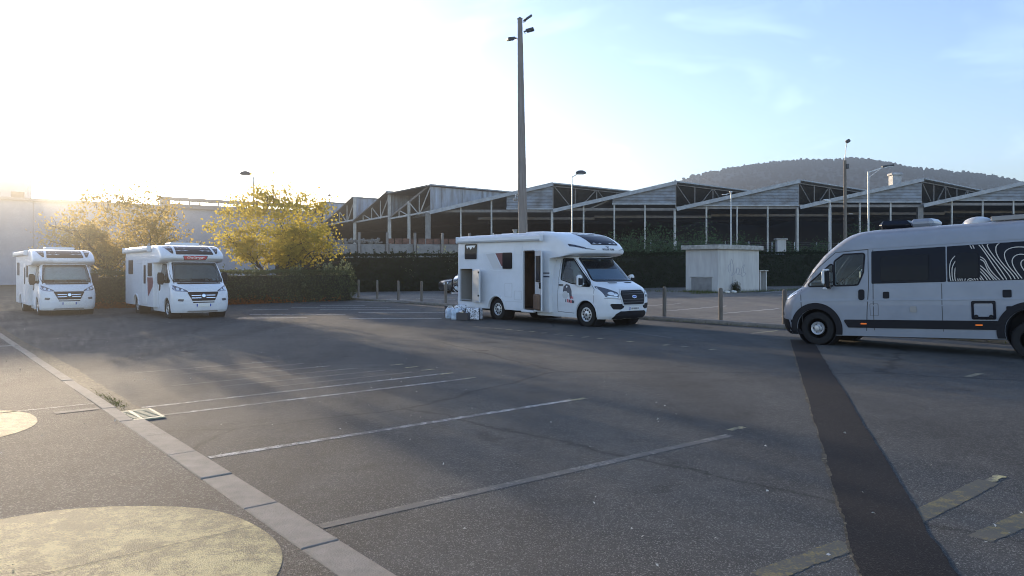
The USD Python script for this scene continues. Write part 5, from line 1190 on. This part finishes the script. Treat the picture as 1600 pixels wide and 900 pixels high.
obj('frame', [tube([a, b], .018, 8) for a, b in (((-.53, 0, .35), (-.12, 0, .33)), ((-.53, 0, .35), (-.22, 0, .78)), ((-.12, 0, .33), (-.26, 0, .88)), ((-.12, 0, .33), (.36, 0, .78)), ((-.23, 0, .80), (.34, 0, .86)), ((.34, 0, .92), (.53, 0, .35)))], 'dark_steel', bike)
obj('saddle', box((-.27, 0, .92), (.26, .14, .06), .025), 'black_plastic', bike); obj('handlebar', [tube([(.33, -.3, 1.0), (.35, 0, .98), (.33, .3, 1.0)], .013, 8), tube([(.35, 0, .9), (.35, 0, .98)], .016, 8)], 'black_plastic', bike)
obj('crank', [cyl_y(-.12, -.04, -.02, .33, .09, 20), bar((-.12, -.07, .33), (-.02, -.07, .19), .02), bar((-.12, .07, .33), (-.22, .07, .47), .02)], 'dark_steel', bike)

# --- second motorhome, facing the camera at left
def low_motorhome(label, loc, size, badged):
    mb2 = thing('motorhome', label, 'motorhome', loc, -50.1)
    SD = Shell(DUC['z'], DUC['xf'], -2.0, DUC['w'], DUC['c'], 2.5, .05, 6)
    c2 = SD.mesh(sorted(set(DUC['z'] + list(np.arange(.26, 2.05, .07)))))
    wz = ducato_sides(mb2, SD)
    inn = SD.mesh([.62, 1.0, 1.2, 1.4, 1.6, 1.8, 2.0, 2.05], shrink=.06, xmin=-1.30)
    obj('cab_body', cut(c2, wz + [inn, windscreen_cutter()] + [cyl_y(0, s*.5, s*1.4, .345, .42, 40) for s in (-1, 1)]), 'white_gel', mb2, smooth=32)
    ducato_face(mb2, SD, 'white_gel', False)
    cab_inside(mb2, 1)
    obj('screen_shade', mapped(rpoly([(-.80, 1.46), (.80, 1.46), (.72, 2.0), (-.72, 2.0)], .02), SD.front(), -.14, .01, .08), 'seat_light' if badged else 'interior_white', mb2)
    BZ = [.36, .45, .60, 1.0, 1.5, 2.04, 2.09, 2.15, 2.22, 2.32, 2.42, 2.52, 2.62, 2.69, 2.73, 2.75]
    BX = [-1.32]*6 + [-.40, -.14, -.02, .0, -.08, -.22, -.42, -.62, -.85, -1.2]
    BW = [1.14, 1.15, 1.155, 1.155, 1.155, 1.155, 1.155, 1.155, 1.155, 1.15, 1.145, 1.14, 1.125, 1.10, 1.05, .98]
    BC = [.04]*6 + [.32, .42, .46, .5, .52, .55, .58, .6, .5, .4]
    SB = Shell(BZ, BX, -5.9, BW, BC, 3.0, .07, 6)
    hb2 = SB.mesh(sorted(set(BZ + list(np.arange(.42, 2.7, .08)))))
    obj('coach_body', cut(hb2, [prism(sg.box(-1.33, .2, -.8, 2.05), -1.3, 1.3)] + [cyl_y(-4.035, s*.55, s*1.4, .345, .43, 40) for s in (-1, 1)]), 'white_gel', mb2, smooth=32)
    NB = SB.front()
    sk = rpoly([(-.68, 2.37), (.68, 2.37), (.63, 2.70), (-.63, 2.70)], .03)
    obj('cab_skylight', mapped(sk, NB, .006, .02, .06), 'dark_panel', mb2, smooth=35)
    for s in (-1, 1): obj('skylight_flash', mapped(rpoly([(s*.76, 2.40), (s*.82, 2.40), (s*1.0, 2.66), (s*.72, 2.70)], .01), NB, .006, .01, .05), 'dark_panel', mb2)
    if badged:
        bp = obj('name_badge', mapped(rpoly([(-.44, 2.315), (.44, 2.315), (.38, 2.17), (-.38, 2.17)], .01), NB, .010, .02, .05), 'decal_red', mb2)
        obj('badge_border', mapped(rpoly([(-.44, 2.315), (.44, 2.315), (.38, 2.17), (-.38, 2.17)], .01).buffer(.012).difference(rpoly([(-.43, 2.31), (.43, 2.31), (.373, 2.176), (-.373, 2.176)], .01)), NB, .012, .02, .05), 'decal_dark', bp)
        obj('lettering', text_on(NB, 'Challenger', 0, 2.205, .088, .012, skew=.18), 'decal_white', mb2)
    for s in (-1, 1):
        obj('nose_stripe', mapped(sg.LineString([(s*.46, 2.20), (s*1.14, 2.20)]).buffer(.018, cap_style='flat'), NB, .004, .006, .05), 'decal_grey', mb2)
        f_ = SB.side(s)
        obj('side_band', mapped(sg.LineString([(-.35, 2.20), (-2.2, 2.32), (-2.6, 2.32)]).buffer(.022, cap_style='flat'), f_, .003, .004, .2), 'decal_grey', mb2)
        obj('bedroom_window', mapped(rrect(-5.25, 1.62, -4.55, 2.20, .04), f_, .02, .03, .2), 'gloss_black', mb2)
        d_ = rrect(-2.95, .45, -2.30, 2.16, .05); obj('side_door', mapped(d_, f_, .012, .02, .2), 'white_trim', mb2); obj('door_window', mapped(rrect(-2.72, 1.25, -2.42, 1.98, .04), f_, .02, .02, .2), 'gloss_black', mb2)
        obj('dinette_window', mapped(rrect(-2.1, 1.55, -1.55, 2.05, .04), f_, .02, .03, .2), 'gloss_black', mb2)
        if badged: obj('dark_graphic', mapped(sg.Polygon([(-2.25, 1.5), (-1.42, 1.5), (-1.34, 1.2), (-2.1, .75)]), f_, .003, .004, .2), 'decal_wine', mb2)
        ring = sg.Point(-4.035, .345).buffer(.49, quad_segs=24).difference(sg.Point(-4.035, .345).buffer(.43, quad_segs=24)).intersection(sg.box(-9, .40, 2, 3)); obj('arch_lip', mapped(ring, f_, .02, .03, .08), 'white_trim', mb2, smooth=35)
        arch_liner(mb2, 0, s, 1.0, .345, .418); arch_liner(mb2, -4.035, s, 1.1, .345, .428)
        wheel(mb2, 0, s*1.0, .345, .345, s, 'alloy'); wheel(mb2, -4.035, s*1.09, .345, .345, s, 'alloy')
    awning(mb2, 1.15, -5.75, -1.7, 2.50, 2.50, -1)
    obj('roof_hatch', box((-1.75, 0, 2.80), (.75, 1.1, .12), .04), 'white_trim', mb2); obj('roof_hatch', box((-4.2, .2, 2.79), (.5, .5, .09), .04), 'white_trim', mb2)
    obj('underbody', box((-2.6, 0, .33), (5.6, 1.3, .18)), 'black_plastic', mb2); obj('rear_bumper', box((-5.92, 0, .6), (.16, 2.2, .35), .06), 'white_trim', mb2)

    UsdGeom.Xformable(stage.GetPrimAtPath(mb2)).AddScaleOp().Set(Gf.Vec3f(size, size, size))
    return mb2
low_motorhome('white motorhome with red badge lettering over the windscreen, beside the island hedge', (-11.25, 25.95, 0), .94, True)
low_motorhome('plain white motorhome standing in the sun glare, leftmost of all the vehicles', (-16.95, 27.7, 0), .90, False)
# --- dark car beyond, partly hidden by the motorhome
dc = thing('car', 'dark hatchback parked before the tall hedge, mostly hidden behind the motorhome', 'car', (-4.15, 50.2, .07), 205)
CZ = [.20, .30, .45, .60, .75, .86, .92, .98, 1.08, 1.22, 1.36, 1.44, 1.48]; CX = [.72, .80, .84, .83, .78, .66, .45, .05, -.20, -.48, -.78, -1.02, -1.4]; CR = [-3.2, -3.28, -3.3, -3.3, -3.28, -3.26, -3.24, -3.2, -3.12, -3.0, -2.85, -2.7, -2.3]
CWd = [.80, .86, .88, .885, .885, .88, .87, .85, .80, .735, .66, .60, .45]
SX = Shell(CZ, CX, CR, CWd, [.45]*7 + [.35]*6, 2.4, .3, 3.0)
obj('body', cut(SX.mesh(sorted(set(CZ + list(np.arange(.22, 1.45, .06))))), [cyl_y(x_, s*.5, s*1.2, .31, .36, 30) for x_ in (0, -2.55) for s in (-1, 1)]), 'car_paint', dc, smooth=35)
obj('windscreen', mapped(rpoly([(-.68, 1.0), (.68, 1.0), (.55, 1.38), (-.55, 1.38)], .04), SX.front(), .006, .02, .06), 'mirror_face', dc, smooth=35)
for s in (-1, 1):
    obj('side_window', mapped(rpoly([(-.50, .97), (-.95, 1.36), (-2.3, 1.36), (-2.75, .98)], .03), SX.side(s), .005, .02, .1), 'gloss_black', dc)
    obj('headlight', mapped(rpoly([(s*.80, .80), (s*.50, .72), (s*.56, .62), (s*.82, .66)], .02), SX.front(), .006, .02, .04), 'lamp_lens', dc)
    for x_ in (0, -2.55): wheel(dc, x_, s*.87, .31, .31, s, 'alloy', .2)
obj('grille', mapped(rrect(-.4, .52, .4, .68, .02), SX.front(), .006, .02, .05), 'black_plastic', dc)
obj('rear_window', mapped(rrect(-.55, 1.02, .55, 1.34, .04), SX.rear(), .006, .02, .06), 'gloss_black', dc)
for s in (-1, 1): obj('rear_lamp', mapped(rrect(s*.55, .72, s*.8, .86, .02), SX.rear(), .006, .02, .04), 'decal_red', dc)

# ================================================================ LUGGAGE BY THE MOTORHOME
def sack(c, s, seed, squash=.7):
    m_ = trimesh.creation.icosphere(3, 1.0); p = m_.vertices; p = np.sign(p)*np.abs(p)**.6; n_ = (meshkit.fbm(p*2.2 + seed, 3, seed) - .5)*.35
    p = p*(1 + n_[:, None]); p[:, 2] = np.maximum(p[:, 2], -squash); m_.vertices = p*np.array(s)/2/np.array([1, 1, 1.0]) + np.array(c); m_.apply_translation([0, 0, s[2]/2*squash - c[2]]); return m_
LD = math.degrees(math.atan2(-.38, .92))
def lug(px, py): return ground(px, py)
a = lug(738, 500); t_ = thing('print_box', 'black and white printed storage box, right end of the luggage row', 'storage box', (a[0], a[1], 0), -14)
obj('body', box((0, .22, .20), (.50, .40, .39), .03), 'print_bag', t_); obj('edge_piping', [box((s*.245, .02, .2), (.02, .02, .39)) for s in (-1, 1)], 'black_plastic', t_)
a = lug(722, 500.5); t_ = thing('dark_crate', 'low dark crate with a shiny pot in the luggage row', 'crate', (a[0], a[1], 0), -14)
obj('body', [box((0, .0, .13), (.40, .03, .25), .01), box((0, .34, .13), (.40, .03, .25), .01), box((-.19, .17, .13), (.03, .36, .25), .01), box((.19, .17, .13), (.03, .36, .25), .01), box((0, .17, .02), (.4, .36, .03))], 'dark_crate', t_)
pot = thing('metal_pot', 'shiny metal pot standing in the dark crate', 'pot', (a[0] - .01, a[1] + .16, .035), 0)
obj('pot_body', trimesh.creation.revolve(np.array([(0, 0), (.11, 0), (.12, .02), (.12, .24), (.125, .245), (.115, .24), (.11, .03), (0, .02)]), sections=28), 'silver_pot', pot, smooth=30)
obj('lid', trimesh.creation.revolve(np.array([(0, .29), (.02, .285), (.05, .275), (.122, .25), (.122, .245), (0, .25)]), sections=28), 'silver_pot', pot, smooth=30)
a = lug(724, 496); pb = thing('bag', 'pale bag heaped behind the dark crate', 'bag', (a[0], a[1], 0), 10); obj('body', sack((0, .25, 0), (.62, .4, .52), 4), 'print_bag', pb, smooth=True)
for i, (px, py, s, lab) in enumerate([(711.5, 499.5, (.34, .34, .44), 'pale blue-grey bag next to the dark crate'), (704.5, 497.5, (.34, .36, .42), 'pale blue-grey bag, second from the left end of the luggage row')]):
    a = lug(px, py); b_ = thing('bag', lab, 'bag', (a[0], a[1], 0), -10 + 25*i)
    obj('body', sack((0, .15, 0), s, 12 + i), 'pale_bag', b_, smooth=True); obj('handle', tube([(-.1, .15, s[2]*.84), (-.06, .15, s[2]*1.0), (.06, .15, s[2]*1.0), (.1, .15, s[2]*.84)], .012, 6), 'decal_white', b_)
a = lug(697, 494); b_ = thing('box', 'narrow dark box at the left end of the luggage row', 'box', (a[0], a[1], 0), -12); obj('body', box((0, .15, .18), (.10, .34, .36), .01), 'dark_crate', b_); obj('lid', box((0, .15, .365), (.12, .36, .02), .006), 'dark_crate', b_)

# ================================================================ STREET FURNITURE
def bollard_mesh():
    m_ = trimesh.creation.revolve(np.array([(0, 0), (.066, 0), (.066, .98), (.060, 1.02), (.042, 1.05), (0, 1.055)]), sections=14); return m_
TS = [.40, 2.56, 4.76, 6.95, 9.1, 11.25, 13.35, 15.55, 17.65, 19.75, 21.95, 24.15, 26.25]
BL = ['weathered wooden bollard beside the nose of the grey camper van', 'weathered wooden bollard in front of the small hut', 'weathered wooden bollard right of the motorhome with the open side door',
      *['weathered wooden bollard behind the motorhome with the open side door']*5, 'weathered wooden bollard just left of the open rear locker', 'wooden bollard second to the left of the motorhome with the open locker',
      'wooden bollard third to the left of the motorhome with the open locker', 'wooden bollard second from the right end of the island hedge', 'wooden bollard right beside the end of the island hedge']
first = None
rb = np.random.default_rng(2)
for i, (t_, lab) in enumerate(zip(TS, BL)):
    p = far_kerb(t_ - .15, .30)
    if first is None:
        first = thing('wooden_bollard', lab, 'bollard', (p[0], p[1], .07), 20, 'wooden bollards along the kerb')
        obj('post', bollard_mesh(), 'wood_post', first, smooth=40); obj('foot_collar', trimesh.creation.annulus(.068, .10, .05, sections=16).apply_translation([0, 0, .02]), 'kerb_concrete', first)
    else: copy_of(first, (p[0], p[1], .07), float(rb.uniform(0, 360)), lab)

mast = thing('lighting_mast', 'tall tapered brown mast with three floodlights rising behind the motorhome', 'light mast', (.50, 30.8, .07))
MH = 12.2; LEAN = -.165
q = sg.box(-.5, -.5, .5, .5).buffer(-.08).buffer(.08, quad_segs=2); ring = np.array(q.exterior.coords)[:-1]; V, FF = [], []
hs = np.linspace(0, MH, 24)
for z_ in hs:
    w_ = .47 - (.47 - .20)*z_/MH; V.append(np.column_stack([ring*w_ + [LEAN*z_/MH, 0], np.full(len(ring), z_)]))
mst = trimesh.convex.convex_hull(np.vstack(V)); obj('mast_pole', mst, 'mast_wood', mast); obj('mast_cap', trimesh.creation.cone(.13, .10, sections=16).apply_translation([LEAN, 0, MH + .003]), 'dark_steel', mast)
for i, (dx, z_, yaw, tl) in enumerate([(1, MH - .12, 25, -38), (1, MH - .55, -10, -12), (-1, MH - .80, 200, 12)]):
    lamp = box((.34, 0, 0), (.34, .30, .09), .02); lens_ = box((.34, 0, -.05), (.28, .24, .012)); arm = [bar((.06, 0, 0), (.18, 0, 0), .05), bar((.10, -.12, -.06), (.10, .12, -.06), .03)]
    def pl_(m_): return move(rotz(rot(m_, tl, [0, 1, 0]), yaw if dx > 0 else yaw), [LEAN*z_/MH + dx*.09, 0, z_])
    fl = obj('floodlight', pl_(lamp), 'dark_steel', mast); obj('lamp_glass', pl_(lens_), 'lamp_dark', fl); obj('bracket', [pl_(x_) for x_ in arm], 'dark_steel', fl)
cam_ = obj('camera_arm', [bar((-.2, 0, 4.75), (-.36, -.02, 4.78), .03), bar((-.36, -.02, 4.78), (-.36, -.02, 4.66), .03)], 'white_trim', mast); sp_ = trimesh.creation.icosphere(3, .075); obj('camera_dome', move(sp_, [-.36, -.02, 4.58]), 'locker_grey', mast, smooth=True)

def street_lamp(name, label, loc, H, arm, yaw, r0=.075, style='cap', m='galvanised', z0=0.07, lean=0):
    t = thing(name, label, 'street lamp', (loc[0], loc[1], z0), yaw)
    obj('pole', tube([(0, 0, 0), (0, 0, H*.35), (0, 0, H - .25), (lean, 0, H)], [r0, r0*.85, r0*.6, r0*.55], 12), m, t, smooth=40)
    if style == 'cap':
        obj('arm', tube([(0, 0, H - .12), (arm*.5, 0, H + .08), (arm*.8, 0, H + .16)], .03, 8), m, t, smooth=True)
        h_ = trimesh.creation.icosphere(3, 1.0); h_.vertices = np.column_stack([h_.vertices[:, 0]*.38, h_.vertices[:, 1]*.24, np.where(h_.vertices[:, 2] > 0, h_.vertices[:, 2]*.22, h_.vertices[:, 2]*.05)]) + [arm, 0, H + .16]
        hd_ = obj('lamp_head', h_, 'dark_steel', t, smooth=40); obj('lamp_glass', box((arm, 0, H + .105), (.40, .26, .03), .01), 'lamp_lens', hd_)
    elif style == 'flat':
        obj('arm', [bar((0, 0, H - .05), (arm, 0, H + .30), .10, .07), bar((0, 0, H - .45), (arm*.8, 0, H + .2), .03)], 'pale_steel', t); hd_ = obj('lamp_head', rot(box((arm + .35, 0, H + .36), (.85, .28, .13), .04), -8, [0, 1, 0], (arm, 0, H + .3)), 'dark_steel', t)
        obj('lamp_glass', rot(box((arm + .35, 0, H + .285), (.6, .2, .02)), -8, [0, 1, 0], (arm, 0, H + .3)), 'lamp_lens', hd_)
    elif style == 'curve':
        obj('arm', tube([(0, 0, H - .3), (0, 0, H + .4), (arm*.25, 0, H + .85), (arm*.7, 0, H + 1.05), (arm, 0, H + 1.0)], .05, 8), 'pale_steel', t, smooth=True); hd_ = obj('lamp_head', rot(box((arm + .15, 0, H + .95), (.75, .32, .16), .07), 10, [0, 1, 0], (arm, 0, H + .95)), 'pale_steel', t)
        obj('lamp_glass', rot(box((arm + .15, 0, H + .86), (.5, .22, .02)), 10, [0, 1, 0], (arm, 0, H + .95)), 'lamp_lens', hd_)
    else:
        obj('arm', bar((0, 0, H - .1), (arm, 0, H - .22), .05), m, t); obj('lamp_head', box((arm, 0, H - .24), (.5, .16, .09), .03), 'pale_steel', t); obj('collar', box((0, 0, H + .02), (.24, .24, .12), .03), 'pale_steel', t)
    return t
street_lamp('street_lamp', 'slim grey street lamp rising out of the yellow autumn tree', (-17.0, 48.0), 7.8, .55, 180, z0=0)
street_lamp('street_lamp', 'slim grey street lamp with rounded hood right of the tall mast', (4.1, 50.0), 8.05, .62, 0)
street_lamp('street_lamp', 'plain pale pole with a tiny side lamp behind the small hut', (21.0, 70.0), 9.05, -.6, 0, style='tiny', r0=.10)
street_lamp('street_lamp', 'pale street lamp with short curved arm in front of the warehouse', (33.2, 76.0), 7.9, -.55, 0, style='curve', r0=.09)
street_lamp('street_lamp', 'tall pale lamp with a long straight arm, right of the wooden utility pole', (25.4, 52.0), 8.6, 1.05, 0, style='flat', r0=.085)
up = thing('utility_pole', 'weathered wooden utility pole with a small lamp on a thin curved rod', 'utility pole', (27.4, 60.0, .07))
obj('pole', tube([(0, 0, 0), (0, 0, 5), (-.02, 0, 10.6)], [.17, .14, .11], 12), 'wood_post', up, smooth=40)
obj('lamp_rod', tube([(-.08, 0, 9.6), (-.02, 0, 10.6), (.06, 0, 11.6), (.16, 0, 12.1)], .035, 8), 'galvanised', up, smooth=True)
obj('lamp_head', rot(box((.22, 0, 12.18), (.34, .3, .28), .06), -30, [0, 1, 0], (.22, 0, 12.18)), 'dark_steel', up); obj('junction_box', box((.14, -.10, 10.1), (.22, .2, .4), .03), 'dark_steel', up)
obj('cable_hook', [bar((.30, 0, 6.2), (.62, 0, 6.2), .04)], 'galvanised', up)
bird = thing('bird', 'small dark bird in flight above the left end of the warehouse', 'bird', (-16.3, 65.0, 8.3), 30)
bm = trimesh.creation.icosphere(2, 1.0); bm.vertices *= [.17, .06, .055]
wg = [trimesh.convex.convex_hull(np.array([(.06, s*.03, .02), (-.07, s*.03, .02), (-.02, s*.20, .10), (-.10, s*.36, .06), (.05, s*.20, .11), (.0, s*.1, .04)])) for s in (-1, 1)]
r_ = man(bm)
for w_ in wg + [trimesh.convex.convex_hull(np.array([(-.12, 0, .02), (-.12, 0, -.01), (-.27, .05, .01), (-.27, -.05, .01), (-.27, 0, .02)])), move(trimesh.creation.icosphere(2, .05), [.18, 0, .02]), trimesh.convex.convex_hull(np.array([(.21, .015, .02), (.21, -.015, .02), (.21, 0, .035), (.21, 0, .005), (.26, 0, .015)]))]: r_ = r_ + man(w_)
obj('body', unman(r_), 'black_plastic', bird)
# ================================================================ AIR
HZD = 0.00042
usdkit.material(stage, '/World/Looks/haze_air', {'v': ('principled_volume', {'color': (.92, .94, .97), 'density': HZD, 'anisotropy': .86})}, [], volume='v.volume')
hzb = trimesh.creation.box([5200, 4600, 232]); hzb.apply_translation([0, 1800, 231/2 - 1.6])
obj('haze', hzb, 'haze_air', kind='stuff')
